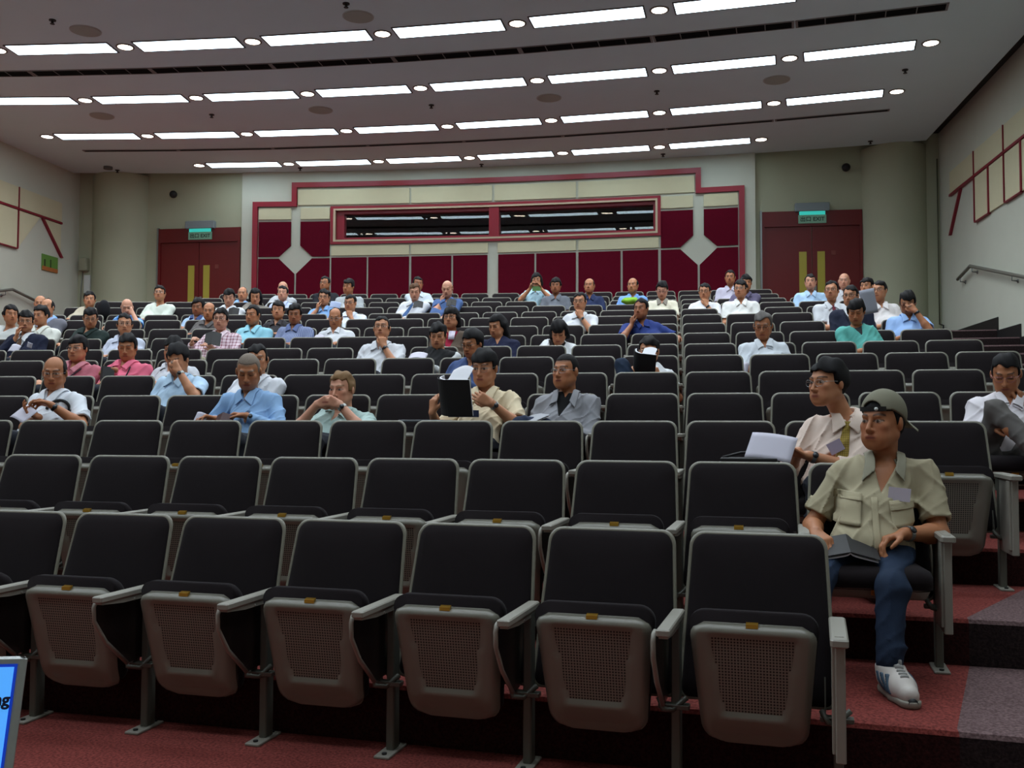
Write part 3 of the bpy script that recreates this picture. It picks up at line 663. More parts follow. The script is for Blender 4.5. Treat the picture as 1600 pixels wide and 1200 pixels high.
def polygonize(prims, h, post=None, fine=None, hf=None, pad=.03):
    lo = np.full(3, 9.); hi = np.full(3, -9.)
    for p in prims:
        if p[6]: continue
        if p[0] == 'rc':
            r = max(p[3], p[4]); lo = np.minimum(lo, np.minimum(p[1], p[2])-r); hi = np.maximum(hi, np.maximum(p[1], p[2])+r)
        else: r = p[2].max(); lo = np.minimum(lo, p[1]-r); hi = np.maximum(hi, p[1]+r)
    lo -= pad; hi += pad
    ax = [axis(lo[i], hi[i], h, fine[i] if fine else None, hf) for i in range(3)]
    nb = [(len(a)-1)//4 for a in ax]
    cc = [a[2::4] for a in ax]; hs = [(a[4::4]-a[:-1:4])/2 for a in ax]
    C = np.stack(np.meshgrid(*cc, indexing='ij'), -1).reshape(-1, 3); Rb = np.sqrt(sum(g**2 for g in np.meshgrid(*hs, indexing='ij'))).reshape(-1)
    D = [pd(p, C) for p in prims]; d = np.full(len(C), 1.)
    for p, q in zip(prims, D): d = smax(d, -q, kk(p)) if p[6] else smin(d, q, kk(p))
    if post: d = post(C, d)
    act = np.where(np.abs(d) < Rb*1.25+.022)[0]
    S = np.where(d < 0, -1., 1.).reshape(nb).astype(np.float32)
    V = np.repeat(np.repeat(np.repeat(S, 4, 0), 4, 1), 4, 2)
    V = np.pad(V, ((0, 1), (0, 1), (0, 1)), mode='edge')
    bi = np.stack(np.unravel_index(act, nb), -1)
    o = np.stack(np.meshgrid(*[np.arange(5)]*3, indexing='ij'), -1).reshape(-1, 3)
    I = (bi[:, None, :]*4+o[None]); na = len(act)
    X = np.stack([ax[i][I[..., i]] for i in range(3)], -1)
    val = np.full((na, 125), 1.)
    for p, q in zip(prims, D):
        m = np.abs(q[act]) < Rb[act]+kk(p)+.03 if not p[6] else q[act] < Rb[act]+kk(p)+.03
        # blocks deep inside a primitive still need it
        m |= q[act] < 0
        if not m.any(): continue
        Y = X[m].reshape(-1, 3); e = pd(p, Y).reshape(-1, 125)
        val[m] = smax(val[m], -e, kk(p)) if p[6] else smin(val[m], e, kk(p))
    val = val.reshape(-1)
    if post: val = post(X.reshape(-1, 3), val)
    I = I.reshape(-1, 3); V[I[:, 0], I[:, 1], I[:, 2]] = np.where(val == 0, 1e-6, val)
    ins = V < 0
    n0, n1, n2 = V.shape; s = np.zeros((n0-1, n1-1, n2-1), np.int8)
    for a in (0, 1):
        for b in (0, 1):
            for c in (0, 1): s += ins[a:n0-1+a, b:n1-1+b, c:n2-1+c]
    cell = np.argwhere((s > 0) & (s < 8))
    if len(cell) == 0: return np.zeros((0, 3)), np.zeros((0, 4), int)
    vid = np.full(s.shape, -1, np.int32); vid[cell[:, 0], cell[:, 1], cell[:, 2]] = np.arange(len(cell))
    acc = np.zeros((len(cell), 3)); cnt = np.zeros(len(cell))
    co = [(a, b, c) for a in (0, 1) for b in (0, 1) for c in (0, 1)]
    for A in co:
        for i in range(3):
            if A[i]: continue
            B = list(A); B[i] = 1
            ia = cell+A; ib = cell+B; va = V[ia[:, 0], ia[:, 1], ia[:, 2]]; vb = V[ib[:, 0], ib[:, 1], ib[:, 2]]
            m = (va < 0) != (vb < 0)
            t = (va/(va-vb))[m]
            pa = np.stack([ax[j][ia[m, j]] for j in range(3)], -1); pb = np.stack([ax[j][ib[m, j]] for j in range(3)], -1)
            acc[m] += pa+(pb-pa)*t[:, None]; cnt[m] += 1
    verts = acc/cnt[:, None]
    quads = []
    for i in range(3):
        j, k = (i+1) % 3, (i+2) % 3
        a = [slice(None)]*3; b = [slice(None)]*3; a[i] = slice(0, -1); b[i] = slice(1, None)
        ch = ins[tuple(a)] != ins[tuple(b)]
        e = np.argwhere(ch); sh = s.shape
        ok = (e[:, j] > 0) & (e[:, k] > 0) & (e[:, j] < sh[j]) & (e[:, k] < sh[k]); e = e[ok]
        f = ins[tuple(a)][e[:, 0], e[:, 1], e[:, 2]]
        def g(dj, dk):
            q = e.copy(); q[:, j] += dj; q[:, k] += dk; return vid[q[:, 0], q[:, 1], q[:, 2]]
        q = np.stack([g(-1, -1), g(0, -1), g(0, 0), g(-1, 0)], -1)
        q[~f] = q[~f][:, ::-1]
        quads.append(q[(q >= 0).all(1)])
    return verts, np.concatenate(quads)
def np_mesh(name, v, q, mats, col=None, smooth_it=1):
    for _ in range(smooth_it):   # light Laplacian smoothing
        if len(v) == 0: break
        e = np.concatenate([q[:, [0, 1]], q[:, [1, 2]], q[:, [2, 3]], q[:, [3, 0]]]); acc = np.zeros_like(v); c = np.zeros(len(v))
        np.add.at(acc, e[:, 0], v[e[:, 1]]); np.add.at(c, e[:, 0], 1); np.add.at(acc, e[:, 1], v[e[:, 0]]); np.add.at(c, e[:, 1], 1)
        v = v*.5+.5*acc/np.maximum(c, 1)[:, None]
    me = bpy.data.meshes.new(name); me.vertices.add(len(v)); me.vertices.foreach_set('co', v.astype(np.float32).ravel())
    me.loops.add(len(q)*4); me.loops.foreach_set('vertex_index', q.astype(np.int32).ravel())
    me.polygons.add(len(q)); me.polygons.foreach_set('loop_start', np.arange(0, len(q)*4, 4, dtype=np.int32))
    try: me.polygons.foreach_set('loop_total', np.full(len(q), 4, np.int32))
    except Exception: pass
    me.polygons.foreach_set('use_smooth', np.ones(len(q), bool))
    for m in (mats if isinstance(mats, (list, tuple)) else [mats]): me.materials.append(m)
    if col is not None:
        at = me.attributes.new('Col', 'FLOAT_COLOR', 'POINT'); at.data.foreach_set('color', col(v).astype(np.float32).ravel())
    me.update(); me.validate(); return me
# ------------------------------------------------------------------ seated people
def V3(*a): return np.array(a, float)
def unit(v): v = np.asarray(v, float); return v/max(np.linalg.norm(v), 1e-9)
def rotm(yaw, pitch, roll): return np.array(Euler((R_(pitch), R_(roll), R_(yaw)), 'XYZ').to_matrix()) if False else np.array(Matrix.Rotation(R_(yaw), 3, 'Z') @ Matrix.Rotation(R_(pitch), 3, 'X') @ Matrix.Rotation(R_(roll), 3, 'Y'))
def bend(v, ax, a): return np.array(Matrix.Rotation(a, 3, Vector(ax)) @ Vector(v))
def hand_prims(Wr, d, nrm, side, curl=.5, s=1, r=1.0, fan=.10):
    """palm, four fingers with three segments, thumb leaving the side of the palm near its base. side=+1: thumb towards +lateral"""
    d = unit(d); nrm = unit(nrm-np.dot(nrm, d)*d); lat = np.cross(d, nrm)*side; out = []
    L = [.040, .044, .041, .032]; off = [.030, .010, -.010, -.029]; pl = [.086, .090, .086, .078]
    for i in range(4):
        K = Wr+d*pl[i]*s+lat*off[i]*s
        out.append(rc(Wr+lat*off[i]*.55*s+d*.004, K, .014*r*s, .0125*r*s, .012))
        dd = unit(d+lat*off[i]*2.2); p = K; cu = curl*(.75+.12*i)
        for j, ln in enumerate((L[i], L[i]*.62, L[i]*.5)):
            dd = unit(bend(dd, tuple(np.cross(dd, nrm)), cu*(1.0, 1.05, .7)[j])); q = p+dd*ln*s
            out.append(rc(p, q, (.0094, .0086, .0080)[j]*r*s, (.0088, .0082, .0068)[j]*r*s, .004)); p = q
    b = Wr+d*.024*s+lat*.020*s; t1 = b+(d*.62+lat*.62+nrm*.35)*.045*s; t2 = t1+(d*.9+lat*.12+nrm*.40)*.032*s; t3 = t2+(d*.9+nrm*.45-lat*.1)*.024*s
    out += [rc(b, t1, .015*r*s, .0115*r*s, .012), rc(t1, t2, .0112*r*s, .0100*r*s, .005), rc(t2, t3, .0100*r*s, .0078*r*s, .004)]
    return out
def ik(S, T, hint, a=.275, b=.25):
    v = T-S; L = np.linalg.norm(v)
    if L > (a+b)*.985: T = S+v/L*(a+b)*.985; v = T-S; L = np.linalg.norm(v)
    if L < .12: L = .12
    x = (a*a-b*b+L*L)/(2*L); h = math.sqrt(max(a*a-x*x, .0004)); u = v/np.linalg.norm(v)
    hp = unit(np.asarray(hint, float)-np.dot(hint, u)*u); return S+u*x+hp*h, T
HAIR = {'black': (20, 18, 20), 'dark': (34, 28, 26), 'brown': (88, 62, 44), 'blond': (120, 92, 62), 'grey': (96, 92, 90), 'stub': (120, 108, 98), 'tan': (110, 90, 70)}
def head_frame(sp):
    return rotm(sp['hyl'], sp['hp'], sp.get('hr', 0))
PEOPLE = []
def build_person(sp):
    n = sp['n']; near = n <= 4; mid = 5 <= n <= 8
    h = .0065 if near else (.0105 if mid else .014); hf = .0048 if near else (.006 if mid else .0085)
    k = sp['k']; P0, th = rowpt(n, k+.5); rng = random.Random(sp['px']*7+n)
    dy = sp.get('dy', -.18)
    kk_ = rowk(n, sp['px'], dy); Pw, _ = rowpt(n, kk_, dy); zc = on_y(sp['px'], (sp['t']+sp['b'])/2, Pw.y).z
    ct, st = math.cos(-th), math.sin(-th); dx_, dy_ = Pw.x-P0.x, Pw.y-P0.y
    Hc = V3(ct*dx_-st*dy_, st*dx_+ct*dy_, zc-P0.z)
    # head yaw relative to the camera direction
    a0 = math.degrees(math.atan2(-Pw.x, Pw.y))-math.degrees(th); sp['hyl'] = a0+sp.get('hy', 0)
    s = min(1.06, max(.94, sp.get('hs', 1.0))); M = head_frame(sp)
    H = lambda x, y, z: Hc+M@(V3(x, y, z)*s)
    hN = V3(0, .045, -.165)
    N = Hc+(M@hN*.35+hN*.65)*s
    if 'N' in sp: N = Hc+V3(*sp['N'])
    lean = sp.get('lean', 0)
    Pv = V3(sp.get('pvx', 0), -.33-.0*lean, .525)
    N[1] = min(N[1], -.10)
    C = Pv*.38+N*.62+V3(0, .035 if N[1] > -.25 else .0, -.0)
    ty = R_(sp.get('tw', 0)); ax = V3(math.cos(ty), math.sin(ty), 0); wS = sp.get('ws', .168)*s
    tilt = sp.get('st', 0)
    SR = N+ax*wS+V3(0, .005, -.062+tilt); SLf = N-ax*wS+V3(0, .005, -.062-tilt)
    fat = sp.get('fat', 1.0)
    def torso(i):
        return [el(Pv+V3(0, 0, .0), V3(.165*fat, .125, .105)+i, k=.05), el((Pv+C)/2+V3(0, -.015*fat, 0), V3(.142*fat, .108*fat, .13)+i, k=.06), el(C, V3(.150*fat, .105*fat, .155)+i, k=.06),
                rc(SLf+ax*.02, SR-ax*.02, .052+i, .052+i, .05), rc(N+V3(0, .01, -.03), SLf+ax*.03, .045+i*.7, .045+i, .04), rc(N+V3(0, .01, -.03), SR-ax*.03, .045+i*.7, .045+i, .04),
                rc(N+V3(0, 0, -.08), C, .085+i, .10+i, .05)]
    # arms
    arms = {}
    for side, S in ((-1, SLf), (1, SR)):
        ps = sp.get('L' if side < 0 else 'R', 'lap'); hint = V3(side*.55, .25, -1); cu = .55; fan = .1
        if isinstance(ps, str): ps = {'p': ps}
        nm = ps['p']
        T = V3(0, 0, 0); d = V3(0, -1, 0); nr = V3(0, 0, -1)
        if nm == 'lap': T = V3(side*.075, -.46, .63); d = V3(-side*.55, -.7, -.05); nr = V3(0, 0, -1)
        elif nm == 'arm': T = V3(side*.255, -.44, .655); d = V3(-side*.1, -1, -.12); nr = V3(0, 0, -1); hint = V3(side*1, .3, -.6)
        elif nm == 'hold': T = V3(side*.125, -.45, ps.get('z', .74)); d = V3(-side*.35, -.55, .45); nr = V3(-side*1, .1, -.1); cu = .9; hint = V3(side*.7, .1, -1)
        elif nm == 'chin': T = Hc+M@V3(side*.045, -.115, -.205); d = V3(-side*.25, .12, 1); nr = V3(-side*.3, 1, 0); cu = .95; hint = V3(side*.5, -.45, -1)
        elif nm == 'cheek': T = Hc+M@V3(side*.085, -.09, -.185); d = V3(-side*.05, .05, 1); nr = V3(-side*1, .6, 0); cu = .8; hint = V3(side*.8, -.25, -1)
        elif nm == 'eyes': T = Hc+M@V3(side*.088, -.150, -.050); d = V3(-side*.62, .20, .76); nr = V3(0, 1, -.2); cu = .45; hint = V3(side*.6, -.2, -1)
        elif nm == 'clasp': T = Hc+V3(side*.085-.02, -.20, -.115); d = V3(-side*.95, -.05, .35); nr = V3(0, 1, 0); cu = .8; hint = V3(side*.9, -.1, -1)
        elif nm == 'phone': T = Hc+V3(side*.085, -.21, -.17); d = V3(-side*.35, -.25, .9); nr = V3(-side*.8, -.5, 0); cu = .9; hint = V3(side*.9, 0, -1)
        T = np.array(ps.get('T', T), float); d = np.array(ps.get('d', d), float); nr = np.array(ps.get('n', nr), float); hint = np.array(ps.get('h', hint), float); cu = ps.get('c', cu)
        E, T = ik(S, T, hint); arms[side] = (S, E, T, unit(d), nr, cu)
    hcol = HAIR[sp.get('hc', 'black')]; skin = sp.get('skin', (196, 140, 106))
    # ---- body prims
    B = torso(-.012)
    B += [rc(N+V3(0, .0, -.04), H(0, .028, -.055), .054, .050*s, .03),
          el(H(0, .014, .024), V3(.0755, .0955, .0915)*s, M, .02), el(H(0, -.030, -.050), V3(.056, .062, .058)*s, M, .045), rc(H(-.012, -.070, -.097), H(.012, -.070, -.097), .018*s, .018*s, .025),
          rc(H(-.05, .005, -.055), H(-.022, -.055, -.092), .022*s, .018*s, .03), rc(H(.05, .005, -.055), H(.022, -.055, -.092), .022*s, .018*s, .03),
          rc(H(-.034, -.078, .026), H(.034, -.078, .026), .011*s, .011*s, .018),
          rc(H(0, -.088, .010), H(0, -.112, -.030), .0075*s, .0105*s, .010), rc(H(-.011, -.100, -.034), H(.011, -.100, -.034), .0085*s, .0085*s, .006),
          el(H(-.038, -.062, -.018), V3(.024, .022, .022)*s, M, .02), el(H(.038, -.062, -.018), V3(.024, .022, .022)*s, M, .02),
          rc(H(-.016, -.0905, -.0590), H(.016, -.0905, -.0590), .0062*s, .0062*s, .005), rc(H(-.014, -.0890, -.0712), H(.014, -.0890, -.0712), .0068*s, .0068*s, .005),
          rc(H(-.030, -.060, -.066), H(.030, -.060, -.066), .026*s, .026*s, .03)]
    for e in (-1, 1): B += [el(H(e*.079, .012, -.008), V3(.010, .019, .031)*s, M@np.array(Matrix.Rotation(R_(e*18), 3, 'Z')), .006)]
    for side in (-1, 1):
        S, E, T, d, nr, cu = arms[side]
        B += [rc(S, E, .046, .038, .03), rc(E, E*.72+T*.28, .040, .041, .02), rc(E*.72+T*.28, T, .040, .0265, .02)]
        B += hand_prims(T, d, nr, side if nr[2] < .5 else -side, cu, .97, 1.0 if near else 1.08)
    kn = sp.get('knees', None); legs = {}
    for side in (-1, 1):
        hp = Pv+V3(side*.085, -.01, -.03); kn_ = V3(side*.115, -.755, .535); an = V3(side*.115, -.70, .095)
        if kn and side in kn: kn_, an = V3(*kn[side][0]), V3(*kn[side][1])
        legs[side] = (hp, kn_, an)
        B += [rc(hp, kn_, .072, .050, .03), rc(kn_, kn_*.65+an*.35, .050, .050, .02), rc(kn_*.65+an*.35, an, .048, .034, .02)]+([] if sp.get('noshoes') else [rc(an+V3(0, .01, -.03), an+V3(side*.02, -.14, -.055), .030, .026, .02)])
    for e in (-1, 1): B += [el(H(e*.031, -.094, .006), V3(.018, .014, .0105)*s, M, .010, True)]
    for e in (-1, 1): B += [el(H(e*.031, -.0745, .004), V3(.0145, .0135, .0125)*s, M, .004)]
    Minv = M.T
    hr, hg, hb = [np.array(srgb(*hcol)[i]) for i in range(3)]
    sk = np.array(srgb(*skin)); hk = np.array(srgb(*hcol))
    grey_brow = sp.get('hair', 'short') in ('bald',) and sp.get('hc') == 'grey'
    def col(v):
        q = (v-Hc)@M/s; c = np.tile(sk, (len(v), 1)); x, y, z = np.abs(q[:, 0]), q[:, 1], q[:, 2]
        inh = (z > -.14) & (z < .14) & (y < .12)
        def mixc(m, c2, f): c[m] = c[m]*(1-f)+np.array(c2)*f
        lip = np.exp(-(((z+.0645)/.0085)**4))*np.exp(-((x/.024)**4))*(y < -.07); c[:, :3] = c[:, :3]*(1-.75*lip[:, None])+np.array(srgb(146, 62, 58))[:3]*.75*lip[:, None]; ml = np.exp(-(((z+.0645)/.0022)**2))*(x < .022)*(y < -.07); c[:, :3] = c[:, :3]*(1-.8*ml[:, None])+np.array(srgb(60, 24, 22))[:3]*.8*ml[:, None]
        che = np.exp(-(((z+.03)/.03)**2+((x-.042)/.022)**2))*(y < -.03)*inh; c[:, :3] = c[:, :3]*(1-.22*che[:, None])+np.array(srgb(200, 110, 90))[:3]*.22*che[:, None]
        zb = .0275+.006*np.sin(np.clip((x-.012)/.04, 0, 1)*3.0)
        br = np.exp(-(((z-zb)/.0050)**4))*((x > .011) & (x < .052) & (y < -.045)); c[:, :3] = c[:, :3]*(1-.85*br[:, None])+hk[:3]*.85*br[:, None]
        ex = (x-.031); rr = (ex/.0165)**2+((z-.0045)/.0062)**2
        ew = ((rr < 1) & (y < -.05)); mixc(ew, srgb(150, 138, 128), .75)
        lid = (rr >= 1) & (rr < 1.9) & (y < -.05) & (z > .004); mixc(lid, srgb(30, 22, 20), .8)
        gz = sp.get('gaze', 0)*.006; ir = ((q[:, 0]-np.sign(q[:, 0])*.031-gz)**2+(z-.0045)**2 < .0062**2) & (y < -.05); mixc(ir, srgb(24, 16, 14), .95)
        if sp.get('hp', 0) > 14: mixc((rr < 1.2) & (y < -.05), sk*.62, 1.0); mixc((np.abs(z+.0005) < .0024) & (np.abs(ex) < .017) & (y < -.05), srgb(24, 18, 16), .9)
        if sp.get('stub'):
            m = (z < -.035) & (z > -.125) & (y < .0) & ~((np.abs(z+.0645) < .012) & (x < .024)); mixc(m, hk, .18)
        if sp.get('hair') == 'buzz' or sp.get('scalp'):
            m = (z > .062-.35*np.maximum(0, y+.04)) & (z > -.02) & (q[:, 2] > -.05) & ((y > -.075) | (z > .075)); mixc(m & inh, hk, .55)
        c[:, 3] = 1; return c
    fine = [(Hc[i]-.13, Hc[i]+.13) for i in range(3)]
    v, q = polygonize(B, h, None, fine, hf)
    skm = mat('skin', srgb(*skin), .5, spec=.4, attr='Col')
    me = np_mesh('person', v, q, skm, col)
    body = link('person', me, None, P0); body.rotation_euler = (0, 0, th); tag(body, sp['label'], 'person', None)
    if n <= 6:
        for e in (-1, 1): pass
    ph = [rng.uniform(0, 6.28) for _ in range(6)]
    wa = (.0150 if near else (.0135 if mid else .0105))
    def wrinkle(X, d):
        x, y, z = X[:, 0], X[:, 1], X[:, 2]
        w1 = 1-np.abs(np.sin(15*x+6*z+ph[0]+1.8*np.sin(8*z+ph[1]))); w2 = 1-np.abs(np.sin(13*z-19*x+8*y+ph[2]+1.6*np.sin(9*x+ph[3]))); w3 = 1-np.abs(np.sin(31*x-22*z+ph[4]+1.3*np.sin(17*z+9*y)))
        g = .5+.5*np.sin(6*x+ph[5])*np.sin(7*z+ph[1])
        return d-wa*(w1**4*g+w2**4*(1-g)*1.1+.45*w3**4)+wa*.35
    # ---- shirt
    sc = sp.get('shirt', (220, 220, 222)); sl = sp.get('sl', 'short')
    def sleeves(i, sl):
        out = []
        for side in (-1, 1):
            S, E, T, d, nr, cu = arms[side]
            if sl == 'none': continue
            if sl == 'short': Q = S*.22+E*.78; out += [rc(S, Q, .056+i, .064+i, .035)]
            elif sl == 'rolled': Q = E*.62+T*.38; out += [rc(S, E, .058+i, .050+i, .04), rc(E, Q, .050+i, .048+i, .02)]
            else: Q = E*.06+T*.94; out += [rc(S, E, .058+i, .050+i, .04), rc(E, Q, .050+i, .036+i, .02)]
        return out
    SH = torso(.009)+(sleeves(.004, sl) if not sp.get('jacket') else [])
    zv = N[2]-sp.get('vneck', .065)
    def neckcut(X, d, zv, wid=.42, rad=.060):
        a = N+V3(0, 0, -.06); b = H(0, .02, -.02); ab = b-a; t = np.clip((X-a)@ab/(ab@ab), 0, 1.2); dn = np.linalg.norm(X-a-t[:, None]*ab, axis=1)-rad
        d = smax(d, -np.where(X[:, 2] > N[2]-.075, dn, .1), .008)
        cxm = N[0]+(Pv[0]-N[0])*np.clip((N[2]-X[:, 2])/(N[2]-Pv[2]), 0, 1)
        xx = (X[:, 0]-cxm)*math.cos(ty)+(X[:, 1]-N[1])*math.sin(ty)*0
        wg = np.maximum(np.maximum(np.abs(xx)-(X[:, 2]-zv)*wid, zv-X[:, 2]), X[:, 1]-(N[1]-.0))
        return smax(d, -wg, .006)
    def cuffs(X, d, i=.0):
        if sl == 'none': return d
        for side in (-1, 1):
            S, E, T, dd, nr, cu = arms[side]
            A, Q, r_ = {'short': (S, S*.22+E*.78, .064), 'rolled': (E, E*.62+T*.38, .048), 'long': (E, E*.06+T*.94, .036)}[sl]
            u = unit(Q-A); w_ = X-Q; t = w_@u; nr2 = np.linalg.norm(w_, axis=1) < r_+.028
            d = np.where(nr2, smax(d, t-.004, .004), d)
            if sl == 'short': hole = np.maximum(np.linalg.norm(w_-t[:, None]*u, axis=1)-(r_-.015), -.035-t); d = np.where(nr2, smax(d, -hole, .003), d)
        return d
    def shirt_post(X, d):
        d = wrinkle(X, d)
        if not sp.get('jacket'): d = cuffs(X, d)
        return neckcut(X, d, zv)
    hs_ = h if near else h*1.0
    v, q = polygonize(SH, hs_, shirt_post)
    pm = cloth(sc) if not sp.get('pat') else pattern(sc, sp['pat'])
    shirt = link('shirt', np_mesh('shirt', v, q, pm), body)
    if sp.get('pat') == 'raglan':
        v, q = polygonize(sleeves(.003, 'long')[:], hs_, wrinkle); link('sleeves', np_mesh('sleeves', v, q, cloth((196, 198, 200))), shirt)
    TS0 = torso(.009)
    if sp.get('collar', True):
        a = N+V3(0, .006, -.014); b = H(0, .03, -.05); ab = unit(b-a)
        op = sp.get('open', .28)
        fx = unit(V3(0, -1, 0)-np.dot(V3(0, -1, 0), ab)*ab); lx = np.cross(ab, fx)
        def cpost(X, d):
            w = X-a; t = w@ab; r = w-t[:, None]*ab; rho = np.linalg.norm(r, axis=1); phi = np.arctan2(r@lx, r@fx); af = np.abs(phi)
            lift = .007*(1+np.cos(phi))
            t0 = t+lift
            tk = .0036 if near else (.0044 if mid else .0055); st_ = np.maximum(np.abs(rho-.064)-tk, np.maximum(t0-.046, -t0))
            tm = .004-.020*np.exp(-((af-(op+.34))/.30)**2)
            fl_ = np.maximum(np.abs(rho-(.069+(.046-t0)*.95))-tk, np.maximum(t0-.046, tm-t0))
            c = np.maximum(np.minimum(st_, fl_), (op-af)*.07)
            cx_ = N[0]+(Pv[0]-N[0])*np.clip((N[2]-X[:, 2])/(N[2]-Pv[2]), 0, 1); xa = np.abs(X[:, 0]-cx_); za = X[:, 2]-N[2]
            gi = .006 if op < .4 else .040; tx = .066 if op < .4 else .088
            pg = [(.050, .045), (.086, .030), (tx, -.088), (gi, -.040)]
            pol = np.full(len(X), -9.)
            for (x1_, z1_), (x2_, z2_) in zip(pg, pg[1:]+pg[:1]):
                L2 = math.hypot(x2_-x1_, z2_-z1_); pol = np.maximum(pol, ((x2_-x1_)*(za-z1_)-(z2_-z1_)*(xa-x1_))/L2)
            ds = sdf_eval(TS0, X)-wa*.35; fl2 = np.maximum(np.maximum(np.abs(ds-.004)-tk*1.3, pol), X[:, 1]-N[1]-.02)
            return np.minimum(c, fl2)
        v, q = polygonize([rc(a-ab*.09-V3(0, .03, 0), a+ab*.08, .13, .08)], (.0038 if near else (.005 if mid else .007)), cpost)
        if len(v): link('collar', np_mesh('collar', v, q, cloth(sp.get('colc', tuple(min(255, int(c*1.03)) for c in sc))), smooth_it=0 if not near else 1), shirt)
    TS = torso(.009)
    def front_y(x, z, off):
        """y of the shirt front at x, z"""
        X = np.array([[x, y, z] for y in np.linspace(-.75, .05, 320)]); d = sdf_eval(TS, X)-wa*.45; i = np.argmax(d < 0)
        return X[i, 1]-off if d[i] < 0 else N[1]-.1
    sp['_front'] = front_y
    if sp.get('tie'):
        def tpost(X, d):
            d = wrinkle(X, d); cxm = N[0]+(Pv[0]-N[0])*np.clip((N[2]-X[:, 2])/(N[2]-Pv[2]), 0, 1); dz = N[2]-.020-X[:, 2]
            w = np.where(dz < .035, .024-.15*dz, .0185+.09*(dz-.035)); return np.maximum(np.maximum(d-.009, np.abs(X[:, 0]-cxm)-w), np.maximum(np.maximum(-dz, dz-.36), X[:, 1]-N[1]-.005))
        v, q = polygonize(torso(.009), min(hs_, .008), tpost, pad=.05); link('tie', np_mesh('tie', v, q, pattern(sp['tie'], 'tie')), shirt)
    if sp.get('tee'):
        v, q = polygonize(torso(-.002), hs_, lambda X, d: neckcut(X, d, N[2]-.02, .4, .058)); link('undershirt', np_mesh('undershirt', v, q, cloth(sp['tee'])), shirt)
    if sp.get('jacket'):
        J = torso(.024)+sleeves(.012, 'long')
        def jpost(X, d): return neckcut(X, wrinkle(X, d), N[2]-.24, .32, .075)
        v, q = polygonize(J, hs_, jpost); jk = link('jacket', np_mesh('jacket', v, q, cloth(sp['jacket'])), body)
        if sp.get('lapel', True):
            def lpost(X, d):
                d = wrinkle(X, d)-.007; cxm = N[0]+(Pv[0]-N[0])*np.clip((N[2]-X[:, 2])/(N[2]-Pv[2]), 0, 1); xx = np.abs(X[:, 0]-cxm); e = (X[:, 2]-(N[2]-.24))*.32
                return np.maximum(np.maximum(d, np.abs(xx-e-.018)-.016), np.maximum(np.maximum(X[:, 2]-N[2]+.03, N[2]-.24-X[:, 2]), X[:, 1]-N[1]+.02))
            v, q = polygonize(torso(.024), hs_, lpost); 
            if len(v): link('lapels', np_mesh('lapels', v, q, cloth(tuple(int(c*.8) for c in sp['jacket']))), jk)
    # ---- trousers, shoes
    TR = [el(Pv+V3(0, 0, -.02), V3(.172, .13, .10), k=.05)]
    for side in (-1, 1):
        hp, kn_, an = legs[side]; TR += [rc(hp, kn_, .082, .062, .03), rc(kn_, an+V3(0, 0, .02), .061, .055, .03)]
    tc_ = sp.get('trs', (36, 38, 46))
    v, q = polygonize(TR, h*1.3 if not near else .009, lambda X, d: np.maximum(wrinkle(X, d), -(X[:, 2]-.085)))
    link('trousers', np_mesh('trousers', v, q, cloth(tc_) if sp.get('trp') != 'jeans' else jeans(tc_)), body)
    if not sp.get('noshoes'):
        for side in (-1, 1):
            an = legs[side][2]; f = an+V3(side*.02, -.15, -.055)
            v, q = polygonize([rc(an+V3(0, .03, -.045), f+V3(0, 0, -.0), .042, .038, .02)], h*1.3, lambda X, d: np.maximum(d, (an[2]-.093)-X[:, 2])); link('shoe', np_mesh('shoe', v, q, mat('shoe_leather', srgb(26, 22, 20), .35)), body)
    # ---- hair
    hh = sp.get('hair', 'short'); hm = mat('hair_'+sp.get('hc', 'black'), srgb(*hcol), .7, spec=.18, bump=.15, bscale=160)
    HP = []; T_ = {'short': .010, 'full': .016, 'fringe': .014, 'side': .012, 'bald': .005, 'balding': .008, 'buzz': .003, 'long': .014, 'bob': .015, 'wavy': .018}.get(hh, .010)
    if hh not in ('none', 'cap'):
        HP = [el(H(0, .016, .026), V3(.0755+T_*.75, .0955+T_, .0915+T_)*s, M, .02)]
        if hh in ('full', 'wavy', 'bob', 'fringe'): HP += [el(H(0, .03, .05), V3(.075, .085, .078)*s, M, .02)]
        if hh in ('long', 'bob'):
            L_ = -.20 if hh == 'long' else -.085
            HP += [rc(H(-.078, .02, .0), H(-.085, .03, L_), .026*s, .024*s, .03), rc(H(.078, .02, .0), H(.085, .03, L_), .026*s, .024*s, .03), rc(H(0, .085, .0), H(0, .085, L_), .05*s, .05*s, .05), rc(H(-.04, .07, 0), H(-.05, .07, L_), .05*s, .04*s, .05), rc(H(.04, .07, 0), H(.05, .07, L_), .05*s, .04*s, .05)]
        zf_ = {'short': .066, 'full': .058, 'fringe': .040, 'side': .062, 'bald': .066, 'balding': .09, 'buzz': .068, 'long': .060, 'bob': .035, 'wavy': .054}.get(hh, .06)
        wf = .066 if hh in ('long', 'bob') else .074
        def hpost(X, d):
            q = (X-Hc)@M/s; x, y, z = q[:, 0], q[:, 1], q[:, 2]
            fr = 50 if near else 36; am = (.0066 if hh in ('full', 'wavy', 'fringe', 'side') else .0048) if hh != 'buzz' else .0006
            d = d-am*(np.sin(fr*x+ph[0]+3*np.sin(20*z+ph[2]))*np.sin(fr*.6*y+ph[1]))-(am*.6)*np.sin(105*x+22*y+30*z+ph[3])
            # face opening
            zz = zf_+(.010*np.sin(30*x+ph[4])+.006*np.sin(95*x+ph[5]))*(hh in ('short', 'full', 'fringe', 'wavy', 'side', 'bob'))+(.9*np.maximum(0, x)**1 *.35 if hh == 'side' else 0)
            face = np.maximum(np.maximum(np.abs(x)-wf-.25*np.maximum(0, z-.0), z-zz), y+.030+.30*np.maximum(0, -z)*0)
